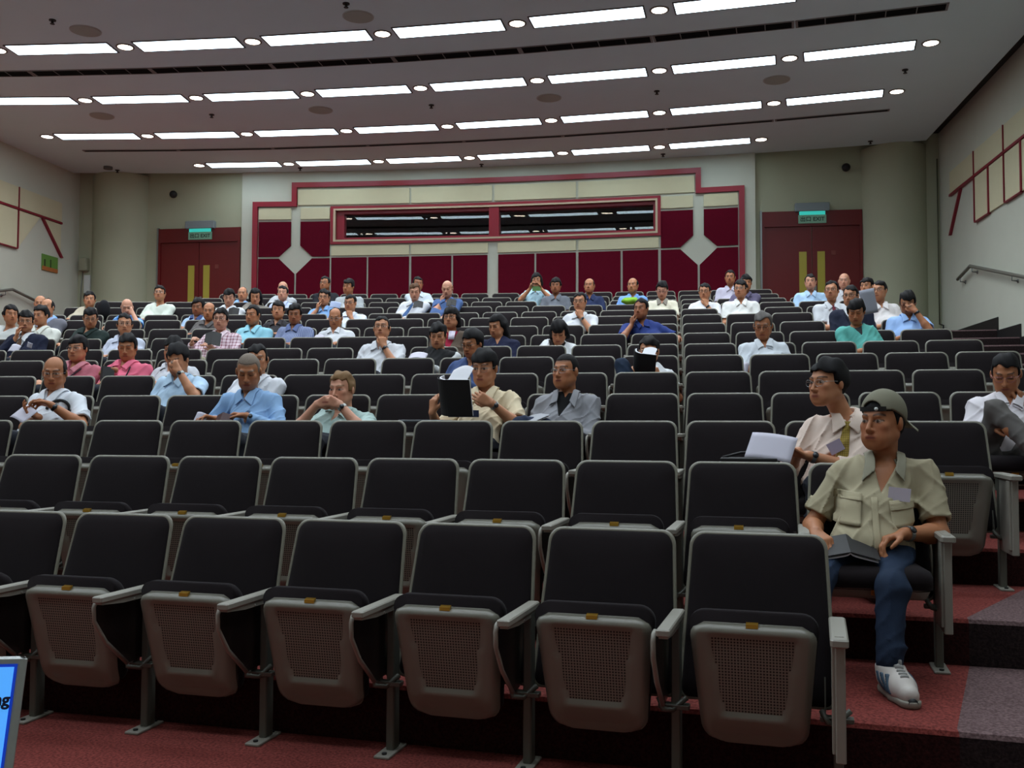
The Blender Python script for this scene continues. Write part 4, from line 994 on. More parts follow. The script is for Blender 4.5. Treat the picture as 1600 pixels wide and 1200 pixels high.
            side_ = np.maximum(np.maximum(z+.012, y-.028), -z-.4) if hh not in ('long', 'bob') else np.maximum(y+.02, z+.4)
            side2 = np.maximum(z-.045, np.maximum(y+.028, -.2-z))
            d = smax(d, -face, .008)
            if hh not in ('long', 'bob'):
                d = smax(d, -side_, .006); d = smax(d, -side2, .006)
                d = smax(d, (-.062-.25*np.maximum(0, .08-y))-z, .01)
            else: d = smax(d, L_-.02-z, .02)
            if hh == 'bald': d = smax(d, z-.035, .01)
            if hh == 'balding': d = smax(d, -(np.sqrt(x**2+(y+.045)**2+(z-.095)**2)-.078), .01)
            return d*.9
        v, q = polygonize([HP[0]]+HP[1:], hf, hpost); 
        if len(v): link('hair', np_mesh('hair', v, q, hm), body)
    # ---- glasses
    if sp.get('gl'):
        g = MB(); rr = .0011 if near else (.0016 if mid else .0022)
        for e in (-1, 1):
            pts = []
            for i in range(17):
                a = 2*math.pi*i/16; X_ = e*.033+.0235*math.copysign(abs(math.cos(a))**.7, math.cos(a)); Z_ = .002+.0165*math.copysign(abs(math.sin(a))**.7, math.sin(a)); pts.append(H(X_, -.103+.9*max(0, abs(X_)-.03)**1*.35, Z_))
            g.tube(pts, rr, 6, cap=False); g.tube([H(e*.056, -.094, .008), H(e*.078, -.055, .008), H(e*.083, .01, .004), H(e*.081, .022, -.008)], rr, 6)
        g.tube([H(-.010, -.104, .006), H(0, -.108, .009), H(.010, -.104, .006)], rr, 6)
        gc = sp['gl'] if isinstance(sp['gl'], tuple) else (150, 148, 145)
        g.obj('glasses', mat('frame_'+hexkey(gc), srgb(*gc), .25, metal=.6), body, fix=False)
    if sp.get('watch'):
        side = sp['watch']; S, E, T, d, nr, cu = arms[side]; u = unit(T-E); c = T-u*.025; w = MB()
        a1 = unit(np.cross(u, V3(0, 0, 1))); a2 = np.cross(u, a1); vs = []
        nn = 20
        for (o, r_) in ((-.010, .0300), (.010, .0292), (.010, .0325), (-.010, .0332)):
            for i in range(nn): an = 2*math.pi*i/nn; vs.append(c+u*o+(a1*math.cos(an)+a2*math.sin(an))*r_)
        w.add(vs, [(r*nn+i, r*nn+(i+1) % nn, ((r+1) % 4)*nn+(i+1) % nn, ((r+1) % 4)*nn+i) for r in range(4) for i in range(nn)])
        ww = w.obj('wristwatch', mat('watch_'+('steel' if sp.get('wc', 1) else 'black'), srgb(150, 152, 150) if sp.get('wc', 1) else srgb(18, 18, 20), .3, metal=.7 if sp.get('wc', 1) else 0), body)
        f = MB(); fd = unit(V3(0, -1, .5)-np.dot(V3(0, -1, .5), u)*u); f.tube([c+fd*.030, c+fd*.037], .0155, 16); f.obj('watch_face', mat('watch_face', srgb(60, 62, 66), .2, metal=.4), ww)
    sp.update(_body=body, _Hc=Hc, _M=M, _N=N, _C=C, _Pv=Pv, _arms=arms, _legs=legs, _P0=P0, _th=th, _shirt=shirt, _SH=SH, _wr=wrinkle, _s=s)
    return body
def pattern(c, kind):
    key = 'pat_'+kind+hexkey(c)
    if key in MATS: return MATS[key]
    m = cloth(c); m = m.copy(); m.name = key; N = m.node_tree.nodes; L = m.node_tree.links; b = N['Principled BSDF']
    for l in list(b.inputs['Base Color'].links): L.remove(l)
    tc = N.new('ShaderNodeTexCoord'); sp = N.new('ShaderNodeSeparateXYZ'); L.new(tc.outputs['Object'], sp.inputs[0])
    def stripe(o, f, w):
        a = N.new('ShaderNodeMath'); a.operation = 'MULTIPLY'; a.inputs[1].default_value = f; L.new(o, a.inputs[0]); q = N.new('ShaderNodeMath'); q.operation = 'FRACT'; L.new(a.outputs[0], q.inputs[0])
        t = N.new('ShaderNodeMath'); t.operation = 'LESS_THAN'; t.inputs[1].default_value = w; L.new(q.outputs[0], t.inputs[0]); return t.outputs[0]
    mx = N.new('ShaderNodeMix'); mx.data_type = 'RGBA'
    if kind == 'check':
        ad = N.new('ShaderNodeMath'); ad.operation = 'ADD'; L.new(stripe(sp.outputs['X'], 28, .3), ad.inputs[0]); L.new(stripe(sp.outputs['Z'], 28, .3), ad.inputs[1])
        ml = N.new('ShaderNodeMath'); ml.operation = 'MULTIPLY'; ml.inputs[1].default_value = .5; L.new(ad.outputs[0], ml.inputs[0]); L.new(ml.outputs[0], mx.inputs[0]); mx.inputs[6].default_value = srgb(*c); mx.inputs[7].default_value = srgb(130, 60, 80)
    elif kind == 'blobs':
        n = N.new('ShaderNodeTexNoise'); n.inputs['Scale'].default_value = 14; L.new(tc.outputs['Object'], n.inputs['Vector']); r = N.new('ShaderNodeMath'); r.operation = 'GREATER_THAN'; r.inputs[1].default_value = .52; L.new(n.outputs['Fac'], r.inputs[0])
        L.new(r.outputs[0], mx.inputs[0]); mx.inputs[6].default_value = srgb(*c); mx.inputs[7].default_value = srgb(150, 185, 220)
    elif kind == 'fine':
        ad = N.new('ShaderNodeMath'); ad.operation = 'ADD'; L.new(stripe(sp.outputs['X'], 55, .25), ad.inputs[0]); L.new(stripe(sp.outputs['Z'], 55, .25), ad.inputs[1])
        ml = N.new('ShaderNodeMath'); ml.operation = 'MULTIPLY'; ml.inputs[1].default_value = .4; L.new(ad.outputs[0], ml.inputs[0]); L.new(ml.outputs[0], mx.inputs[0]); mx.inputs[6].default_value = srgb(*c); mx.inputs[7].default_value = srgb(190, 200, 220)
    elif kind == 'tie':
        ad = N.new('ShaderNodeMath'); ad.operation = 'MAXIMUM'; L.new(stripe(sp.outputs['X'], 110, .35), ad.inputs[0]); L.new(stripe(sp.outputs['Z'], 110, .35), ad.inputs[1]); L.new(ad.outputs[0], mx.inputs[0]); mx.inputs[6].default_value = srgb(*c); mx.inputs[7].default_value = srgb(*[min(255, int(x*.62)) for x in c])
    else: mx.inputs[0].default_value = 0; mx.inputs[6].default_value = srgb(*c)
    L.new(mx.outputs[2], b.inputs['Base Color']); MATS[key] = m; return m
def jeans(c):
    m = mat('denim', srgb(*c), .85, spec=.15, bump=.3, bscale=500, var=.35, vscale=7); return m
def W2(sp, p):   # person-local to world
    c, s_ = math.cos(sp['_th']), math.sin(sp['_th']); return Vector((sp['_P0'].x+c*p[0]-s_*p[1], sp['_P0'].y+s_*p[0]+c*p[1], sp['_P0'].z+p[2]))
def lit(sp, px, py, y):   # photo column/row at local depth y of a seat -> local coordinates
    kk_ = rowk(sp['n'], px, y); Pw, _ = rowpt(sp['n'], kk_, y); P0, th = rowpt(sp['n'], sp['k']+.5); z = on_y(px, py, Pw.y).z-P0.z
    c, s_ = math.cos(-th), math.sin(-th); dx, dy = Pw.x-P0.x, Pw.y-P0.y
    return V3(c*dx-s_*dy, s_*dx+c*dy, z)
# ------------------------------------------------------------------ cast: row, seat, head column and top/chin in the photograph, pose, clothes
T1, T2, T3, T4, T5 = (186, 127, 92), (172, 112, 76), (152, 95, 64), (198, 142, 116), (206, 150, 126)
def P(n, k, px, t, b, label, **kw): d = dict(n=n, k=k, px=px, t=t, b=b, label=label, seed=px); d.update(kw); PEOPLE.append(d); return d
WH = (206, 208, 214)
cap = P(2, 1, 1377, 612, 706, 'person in backwards grey cap and khaki shirt with badge, at the second row aisle end', hy=-30, hp=2, skin=T2, hair='cap', shirt=(166, 156, 130), colc=(150, 146, 128), open=.50, vneck=.135, st=-.0, sl='short', trs=(38, 50, 70), trp='jeans',
        R=dict(p='x', T=None), L=dict(p='x', T=None), watch=1, knees=None, noshoes=True, dy=-.17, hs=1.03, ws=.168)
tiem = P(3, 1, 1293, 556, 640, 'person in glasses, pale pink shirt and gold tie holding papers, behind the cap wearer', hy=-42, hp=4, skin=T1, hair='full', shirt=(222, 202, 190), tie=(176, 150, 74), sl='rolled', gl=(170, 170, 172), dy=-.30, N=(.10, .06, -.185), tw=-22, ws=.175, watch=1, vneck=.03, hs=1.03)
old = P(4, 3, 1572, 553, 614, 'person in white shirt adjusting glasses, grey trousers with crossed leg, at the right picture edge', hy=-4, hp=26, skin=T2, hair='short', shirt=(220, 214, 220), gl=(170, 120, 130), trs=(92, 88, 86), R='cheek', dy=-.20, vneck=.05)
P(4, -9, 85, 556, 608, 'balding person in glasses and white shirt with black print reading a sheet, far left', hy=-14, hp=14, skin=T2, hair='balding', scalp=0, hc='dark', shirt=(214, 218, 226), gl=True, R=dict(p='x', T=None), L=dict(p='x', T=None), watch=1, wc=0, vneck=.06, dy=-.2)
P(4, -6, 388, 548, 612, 'person with shaved greying head and denim blue shirt looking down at a leaflet', hy=-10, hp=24, skin=T2, hair='buzz', hc='stub', stub=1, shirt=(134, 168, 208), sl='long', R=dict(p='x', T=None), L=dict(p='x', T=None), watch=1, dy=-.24, hs=1.04)
P(4, -5, 534, 582, 634, 'fair-haired person in sage green shirt with hands clasped before the mouth', hy=-30, hp=8, skin=T4, hair='side', hc='blond', shirt=(168, 190, 186), R='clasp', L='clasp', watch=1, dy=-.20, hs=1.03)
reader = P(4, -3, 757, 548, 601, 'person in beige shirt holding up a large open black book', hy=-22, hp=12, skin=T1, hair='fringe', shirt=(218, 202, 172), gl=True, R=dict(p='x', T=None), L=dict(p='x', T=None), watch=1, dy=-.2, hs=1.03)
grey = P(4, -2, 884, 548, 612, 'crew-cut person in glasses and grey shirt over black tee, looking left', hy=-32, hp=2, skin=T2, hair='buzz', hc='black', shirt=(142, 142, 148), sl='long', tee=(18, 18, 20), open=.75, vneck=.15, gl=(170, 170, 175), dy=-.17)
P(5, -8, 277, 535, 587, 'person in pale blue shirt covering the face with a hand', hy=-30, hp=26, skin=T1, hair='full', shirt=(176, 202, 226), R=dict(p='x', T=None), watch=1, dy=-.24)
P(5, -7, 402, 536, 586, 'person in white shirt hidden behind the shaved-headed reader in denim', hy=-8, hp=8, skin=T1, hair='side', shirt=(218, 220, 228), sl='long')
P(6, -11, 120, 521, 568, 'smiling person in dusty pink shirt and glasses with a shoulder strap', hy=-28, hp=6, skin=T1, hair='fringe', gl=True, shirt=(186, 108, 122), colc=(200, 130, 142))
P(6, -10, 198, 519, 566, 'person in bright pink shirt with dark lanyard reading a booklet', hy=-14, hp=16, skin=T2, hair='full', shirt=(226, 112, 138), sl='long', L=dict(p='x', T=None), R=dict(p='lap'))
P(6, -9, 270, 524, 570, 'dark-haired person in white shirt behind the one covering the face', hy=-25, hp=10, skin=T1, hair='full', shirt=(206, 208, 216))
P(6, -4, 738, 513, 560, 'dark-haired person in glasses leaning left in a slate blue jacket, behind the book reader', hy=-40, hp=20, skin=T2, hair='full', gl=(60, 60, 60), shirt=(70, 88, 132), sl='long', collar=False, dy=-.3, N=(-.01, .08, -.17))
boy = P(6, -1, 1014, 524, 573, 'young person in glasses reading a book propped on a raised knee', hy=-12, hp=8, skin=T1, hair='full', gl=(190, 180, 160), shirt=(220, 222, 226), R=dict(p='x', T=None), L=dict(p='x', T=None), trs=(30, 48, 92), trp='jeans', dy=-.18)
P(7, 1, 1193, 485, 532, 'elderly person with grey hair and white shirt, head lowered, seven rows up on the right', hy=-6, hp=20, skin=T2, hair='side', hc='grey', shirt=(206, 212, 220), gl=(90, 80, 80), hs=1.03)
P(7, -6, 596, 490, 535, 'person in white short-sleeved shirt, glasses, hand on chin and black watch', hy=-10, hp=-4, skin=T1, hair='short', gl=(70, 66, 64), shirt=WH, R='chin', watch=1, wc=0, fat=1.12, ws=.18)
P(7, -5, 684, 501, 547, 'person in black and grey raglan top looking down at papers', hy=-10, hp=18, skin=T1, hair='fringe', shirt=(34, 34, 36), pat='raglan', collar=False, vneck=.0, sl='none')
P(8, -5, 704, 479, 514, 'person with bowl haircut, glasses, brown jacket over red top and white badge', hy=-16, hp=2, skin=T1, hair='bob', gl=(60, 56, 54), shirt=(150, 32, 60), collar=False, jacket=(86, 72, 62), lapel=False, dy=-.2)
P(8, -4, 776, 489, 528, 'long-haired person in dark navy top looking down to the left', hy=-34, hp=22, skin=T1, hair='long', shirt=(30, 34, 60), sl='long', collar=False, dy=-.22)
P(8, -3, 873, 497, 540, 'person with chin-length black hair and white cardigan bending forward', hy=-8, hp=34, skin=T1, hair='bob', shirt=(36, 30, 30), collar=False, jacket=(222, 224, 228), lapel=False, dy=-.32, N=(-.02, .13, -.14))
P(8, -10, 343, 481, 516, 'person in red and white checked shirt and glasses holding a black book', hy=-14, hp=6, skin=T4, hair='full', gl=(80, 60, 60), shirt=(226, 206, 216), pat='check', sl='long', fat=1.1, trs=(150, 146, 124), L=dict(p='hold', z=.76), R=dict(p='hold', z=.70))
P(8, -14, 38, 489, 516, 'person in black suit and patterned tie at the far left, one hand raised', hy=-6, hp=6, skin=T1, hair='full', shirt=(210, 212, 216), tie=(122, 92, 74), jacket=(28, 32, 52), sl='long', gl=(60, 60, 60), L='cheek')
P(8, -12, 193, 490, 523, 'person in pale grey-blue shirt and glasses behind the bright pink shirt', hy=0, hp=4, skin=T1, hair='short', gl=(150, 150, 150), shirt=(192, 198, 216))
P(8, 3, 1339, 471, 502, 'person in teal top with dark straps looking down, hair tied back', hy=-4, hp=26, skin=T2, hair='fringe', shirt=(96, 176, 168), collar=False, sl='short', dy=-.24, ws=.15, vneck=.10, tee=(60, 60, 62), fat=.9)
P(9, -1, 1002, 466, 499, 'person in navy polo shirt resting the face on a fist', hy=-22, hp=4, skin=T3, hair='short', shirt=(40, 56, 116), L=dict(p='cheek'), R=dict(p='arm'), ws=.185)
P(9, -10, 394, 478, 506, 'person in turquoise polo shirt turned to the left', hy=-34, hp=8, skin=T2, hair='short', shirt=(146, 202, 220))
P(9, -9, 459, 475, 506, 'person in blue patterned shirt looking down, beside the turquoise polo', hy=-8, hp=14, skin=T3, hair='full', shirt=(92, 104, 146), pat='fine')
P(9, -8, 523, 482, 511, 'balding person in glasses and white shirt looking down with arms folded', hy=-12, hp=16, skin=T2, hair='balding', gl=(170, 170, 170), shirt=WH, sl='long')
P(9, 3, 1331, 448, 477, 'person in dark suit, white shirt and purple tie behind the teal top', hy=-16, hp=4, skin=T1, hair='short', gl=(60, 60, 60), shirt=WH, tie=(84, 50, 100), jacket=(34, 38, 56))
P(9, 4, 1420, 456, 490, 'person in light blue shirt resting the forehead on one hand, near the right wall', hy=-4, hp=26, skin=T2, hair='full', shirt=(152, 184, 232), R='eyes', watch=1, wc=0, gl=(60, 50, 60))
P(9, -16, 14, 479, 505, 'person in pale top at the far left edge, turned right beside the black suit', hy=14, hp=2, skin=T2, hair='full', shirt=(206, 208, 206), sl='long', collar=False)
P(9, -15, 61, 479, 507, 'person in cream shirt facing left, behind the black suit', hy=-34, hp=8, skin=T1, hair='full', shirt=(214, 216, 208))
P(9, -14, 139, 482, 512, 'person in dark green polo and glasses looking down, on the left', hy=0, hp=18, skin=T1, hair='full', gl=(120, 120, 120), shirt=(38, 50, 48))
P(10, -3, 906, 455, 488, 'person in white shirt and glasses, hand on chin, tenth row centre', hy=-14, hp=4, skin=T1, hair='short', gl=(80, 76, 74), shirt=WH, R='chin', watch=1)
P(10, -10, 433, 471, 499, 'person in black shirt between turquoise and blue shirts', hy=-8, hp=0, skin=T1, hair='full', shirt=(48, 46, 50), colc=(60, 56, 60))
P(10, -12, 325, 473, 500, 'balding person in dark grey shirt behind the checked shirt', hy=-12, hp=6, skin=T2, hair='balding', shirt=(92, 88, 88))
P(10, 3, 1301, 441, 467, 'person in white shirt with red and blue tie on the right side', hy=-8, hp=0, skin=T1, hair='short', shirt=WH, tie=(132, 52, 66), gl=(150, 120, 110))
P(10, 4, 1376, 440, 468, 'person in white shirt and glasses beside the large grey sheet', hy=-20, hp=2, skin=T1, hair='short', gl=(90, 84, 84), shirt=(222, 216, 216))
P(10, -16, 71, 468, 493, 'person in grey suit jacket on the far left, behind the cream shirt', hy=-30, hp=6, skin=T1, hair='balding', shirt=(150, 170, 208), jacket=(112, 112, 122), lapel=False)
P(11, -13, 307, 467, 492, 'dark-haired person in light blue shirt and dark collar, left of the centre', hy=-18, hp=12, skin=T3, hair='full', shirt=(168, 194, 226), colc=(60, 76, 120))
P(11, -9, 546, 461, 486, 'person in white shirt and glasses with hand at mouth beside a blue sheet', hy=-20, hp=6, skin=T1, hair='short', gl=(70, 70, 70), shirt=(214, 222, 234), R='chin')
P(11, 1, 1158, 438, 465, 'person in white collared shirt in front of the purple shirt, right of centre', hy=-14, hp=2, skin=T1, hair='full', gl=(150, 150, 150), shirt=(224, 224, 222), fat=1.15, ws=.185)
P(11, -17, 60, 463, 486, 'bald person in blue shirt at the left handrail', hy=-10, hp=6, skin=T1, hair='bald', hc='dark', shirt=(128, 172, 230))
P(11, -15, 196, 468, 492, 'bald person in blue floral shirt holding a hand over the face', hy=-4, hp=22, skin=T4, hair='bald', hc='grey', shirt=(72, 124, 190), pat='blobs', R='eyes')
P(12, -13, 356, 452, 477, 'person in white shirt looking down at a dark book, left of the doors', hy=-8, hp=20, skin=T4, hair='full', shirt=WH, sl='long')
P(12, -10, 505, 452, 478, 'person in blue shirt and glasses with a hand on the cheek, left centre', hy=-12, hp=4, skin=T1, hair='full', gl=(60, 60, 60), shirt=(122, 160, 206), L='cheek')
P(12, -8, 647, 443, 468, 'fair-haired person in white shirt with blue tie looking down', hy=-4, hp=20, skin=T4, hair='side', hc='brown', shirt=WH, tie=(90, 124, 180), sl='long')
P(12, -7, 698, 438, 464, 'bald person in denim shirt with a hand at the temple, reading', hy=-12, hp=20, skin=T4, hair='bald', hc='blond', shirt=(78, 102, 150), sl='rolled', L='cheek')
P(12, -1, 1035, 440, 466, 'person in cream sweater looking down, right of centre', hy=-4, hp=24, skin=T4, hair='full', gl=(160, 130, 130), shirt=(222, 218, 198), colc=(140, 134, 124))
P(12, 0, 1102, 443, 468, 'person in white shirt and glasses covering the mouth with a hand', hy=-10, hp=6, skin=T1, hair='short', gl=(60, 56, 56), shirt=(224, 224, 230), R='chin', watch=1, wc=0, collar=False)
P(12, 4, 1356, 435, 460, 'person with dark hair half hidden behind the glasses wearer in white, by the right column', hy=-20, hp=2, skin=T1, hair='full', shirt=(200, 190, 190))
P(12, -17, 137, 456, 480, 'person in beige top with a black bag, before the left column', hy=-4, hp=2, skin=T1, hair='full', shirt=(190, 180, 160), collar=False)
P(12, -15, 247, 446, 471, 'person in white tee with dark neckband by the left column', hy=-12, hp=-4, skin=T1, hair='full', shirt=(216, 224, 214), collar=False, gl=(140, 140, 140))
P(13, -13, 397, 450, 475, 'long-haired person in grey cardigan looking down near the left doors', hy=-4, hp=22, skin=T1, hair='long', shirt=(130, 124, 116), collar=False, ws=.15)
P(13, -12, 440, 446, 470, 'person in white and pale blue shirt facing left, before the left diamond', hy=-14, hp=0, skin=T4, hair='short', shirt=(196, 208, 240), sl='long')
P(13, -10, 543, 435, 461, 'person in light grey sweater looking left before the maroon panels', hy=-30, hp=6, skin=T2, hair='full', shirt=(172, 178, 182), collar=False)
P(13, -4, 868, 434, 459, 'person in charcoal grey shirt beside the pale top with green card', hy=-4, hp=4, skin=T3, hair='wavy', shirt=(104, 108, 118))
P(13, -3, 921, 434, 459, 'person in dark navy polo with receding hair, centre right', hy=-10, hp=0, skin=T2, hair='balding', shirt=(40, 50, 84))
P(13, -2, 989, 434, 458, 'person in sky blue shirt with a green bag on the lap', hy=-14, hp=0, skin=T2, hair='balding', shirt=(120, 162, 222))
P(13, 1, 1167, 429, 455, 'person in grey-purple shirt mostly hidden behind the white shirt', hy=10, hp=6, skin=T2, hair='wavy', shirt=(98, 92, 118))
P(13, 3, 1268, 428, 453, 'broad person in light blue shirt in front of the right double doors', hy=-2, hp=0, skin=T4, hair='short', shirt=(170, 200, 230), ws=.18, fat=1.1)
P(13, 4, 1321, 426, 452, 'bald person in front of the right edge of the right doors', hy=-4, hp=4, skin=T4, hair='bald', hc='grey', shirt=(190, 190, 196))
P(14, -14, 377, 448, 470, 'grey-haired person in blue shirt beside the left double doors', hy=-12, hp=2, skin=T1, hair='balding', hc='grey', shirt=(132, 172, 220))
P(14, -13, 440, 439, 462, 'bald-topped person half hidden behind the white and pale blue shirt', hy=-8, hp=4, skin=T4, hair='bald', hc='dark', shirt=(180, 184, 190))
P(14, -11, 506, 432, 454, 'person in black shirt and glasses at the back left, before the maroon panels', hy=-24, hp=0, skin=T2, hair='short', gl=(70, 70, 70), shirt=(34, 34, 40))
P(14, -8, 652, 433, 454, 'person in pale shirt behind the fair-haired person with blue tie', hy=10, hp=2, skin=T3, hair='short', shirt=(196, 206, 216))
P(14, -5, 838, 426, 449, 'person with glasses and pale blue top holding up a green card', hy=-6, hp=2, skin=T1, hair='bob', gl=(80, 80, 80), shirt=(172, 204, 220), L='phone', R='phone', ws=.155)
P(14, 1, 1142, 421, 446, 'person in pale lilac polo seated tallest before the right frame edge', hy=-6, hp=2, skin=T2, hair='short', shirt=(190, 186, 204))
def sp_of(px): return [s for s in PEOPLE if s['px'] == px][0]
# photograph-driven joints of the nearest people
L_ = lambda s, x, y, d: tuple(lit(s, x, y, d))
cap['R'] = dict(p='x', T=L_(cap, 1409, 834, -.43), d=(-.86, -.42, -.22), n=(-.1, -.25, -1), h=(.6, .1, -1), c=.75)
cap['L'] = dict(p='x', T=L_(cap, 1272, 832, -.42), d=(.45, -.85, -.3), n=(.1, -.2, -1), h=(-.6, .1, -1), c=.6)
ankR = L_(cap, 1384, 1040, -.72); kneeR = L_(cap, 1388, 918, -.64)
cap['knees'] = {1: (kneeR, (ankR[0], -.72, .115)), -1: (L_(cap, 1276, 905, -.62), (L_(cap, 1262, 905, -.7)[0], -.78, .11))}
tiem['L'] = dict(p='x', T=L_(tiem, 1246, 706, -.50), d=(-.9, -.35, .12), n=(.0, -.15, -1), h=(-.6, .2, -1), c=.55)
tiem['R'] = dict(p='x', T=L_(tiem, 1262, 712, -.47), d=(-.9, -.3, .15), n=(0, -.3, 1), h=(.9, .2, -.7), c=.5)
old['knees'] = {-1: (L_(old, 1555, 640, -.52), (.12, -.78, .42)), 1: ((.13, -.74, .52), (.11, -.70, .1))}
old['L'] = dict(p='lap')
s = sp_of(85)
s['R'] = dict(p='x', T=L_(s, 81, 633, -.42), d=(-.95, -.2, .28), n=(0, -.6, -1), h=(.8, .1, -.8), c=.7); s['L'] = dict(p='x', T=L_(s, 62, 652, -.46), d=(-.55, -.4, .35), n=(.3, -.3, 1), h=(-.8, .1, -.8), c=.6)
s = sp_of(388)
s['R'] = dict(p='x', T=L_(s, 386, 650, -.40), d=(-.93, -.3, .1), n=(0, -.3, -1), h=(.9, .1, -.6), c=.7); s['L'] = dict(p='x', T=L_(s, 338, 655, -.42), d=(-.7, -.6, .2), n=(.2, -.2, -1), h=(-.8, .1, -.8), c=.7)
reader['R'] = dict(p='x', T=L_(reader, 768, 630, -.44), d=(-.86, -.15, .45), n=(-.2, 1, .1), h=(.8, -.1, -1), c=.55); reader['L'] = dict(p='x', T=L_(reader, 676, 645, -.44), d=(.12, -.1, 1), n=(.6, .8, 0), h=(-.5, .1, -1), c=.7)
s = sp_of(277); s['R'] = dict(p='x', T=L_(s, 279, 580, -.40), d=(-.62, .1, .75), n=(-.15, 1, .1), h=(.7, -.2, -1), c=.8)
s = sp_of(198); s['L'] = dict(p='x', T=L_(s, 180, 578, -.42), d=(-.9, -.3, .15), n=(0, -.3, -1), h=(-.7, 0, -1), c=.7)
boy['knees'] = {-1: (L_(boy, 972, 571, -.60), (-.14, -.80, .36)), 1: ((.10, -.74, .52), (.11, -.70, .1))}
boy['L'] = dict(p='x', T=L_(boy, 985, 590, -.45), d=(.3, -.5, .8), n=(.7, .5, 0), h=(-.7, 0, -1), c=.8); boy['R'] = dict(p='x', T=L_(boy, 1030, 590, -.42), d=(-.4, -.4, .8), n=(-.7, .5, 0), h=(.7, 0, -1), c=.8)
import os
_only = os.environ.get('ONLY')
OCC = {(s['n'], s['k']): s for s in PEOPLE}
assert len(OCC) == len(PEOPLE), 'two people on one seat'
# ------------------------------------------------------------------ seats
ROWW = ['', 'front', 'second', 'third', 'fourth', 'fifth', 'sixth', 'seventh', 'eighth', 'ninth', 'tenth', 'eleventh', 'twelfth', 'thirteenth', 'fourteenth', 'last']
for n in range(1, 16):
    a, b = RANGE[n]
    for k in range(a, b+1):
        occ = (n, k) in OCC; c = b-k+1
        where = 'at the right aisle end' if c == 1 else '%s from the right aisle end' % ORD[c]
        if c == b-a+1: where = 'leftmost in view'
        lab = ('occupied dark seat, %s, %s row' if occ else 'empty dark folding seat, %s, %s row') % (where, ROWW[n])
        t = seat(n, k, occ, lab, last=(k == b)); tag(t, group='auditorium seats with dark cushions in curved rows')
_lap = sorted(PEOPLE, key=lambda s: s['n'])
if not os.environ.get('NOPEOPLE'):
    for s in _lap: build_person(s)
# ------------------------------------------------------------------ things held or worn, built on the people they belong to
M_PAPER = mat('paper', srgb(190, 186, 200), .7); M_PAGE = mat('page_white', srgb(212, 212, 218), .7); M_COVER = mat('black_cover', srgb(16, 14, 17), .6)
def sheet(name, label, cat, sp, c, w, h, yaw, pitch, roll=0, th=.0015, curl=.02, m=M_PAPER, local=True, group=None):
    """slightly curled sheet; c local to the seat"""
    b = MB(); nx, nz = 8, 6; vs = []
    for s_ in (0, 1):
        for j in range(nz+1):
            for i in range(nx+1):
                u = -w/2+w*i/nx; v = -h/2+h*j/nz; vs.append((u, curl*((2*i/nx-1)**2)+s_*th-.3*curl*(2*j/nz-1), v))
    N1 = (nx+1)*(nz+1)
    for j in range(nz):
        for i in range(nx):
            q = j*(nx+1)+i; b.add([], []) ; b.f.append([q, q+1, q+nx+2, q+nx+1]); b.m.append(0); b.smooth.append(True); b.f.append([N1+q, N1+q+nx+1, N1+q+nx+2, N1+q+1]); b.m.append(0); b.smooth.append(True)
    ring = [i for i in range(nx+1)]+[(j*(nx+1)+nx) for j in range(1, nz+1)]+[nz*(nx+1)+i for i in range(nx-1, -1, -1)]+[j*(nx+1) for j in range(nz-1, 0, -1)]
    for a, d in zip(ring, ring[1:]+ring[:1]): b.f.append([a, d, N1+d, N1+a]); b.m.append(0); b.smooth.append(False)
    b.v = vs
    o = b.obj(name, m, None); P_ = W2(sp, c) if local else Vector(c)
    o.matrix_world = Matrix.Translation(P_) @ Matrix.Rotation((sp['_th'] if local else 0)+R_(yaw), 4, 'Z') @ Matrix.Rotation(R_(pitch), 4, 'X') @ Matrix.Rotation(R_(roll), 4, 'Y')
    return tag(o, label, cat, group)
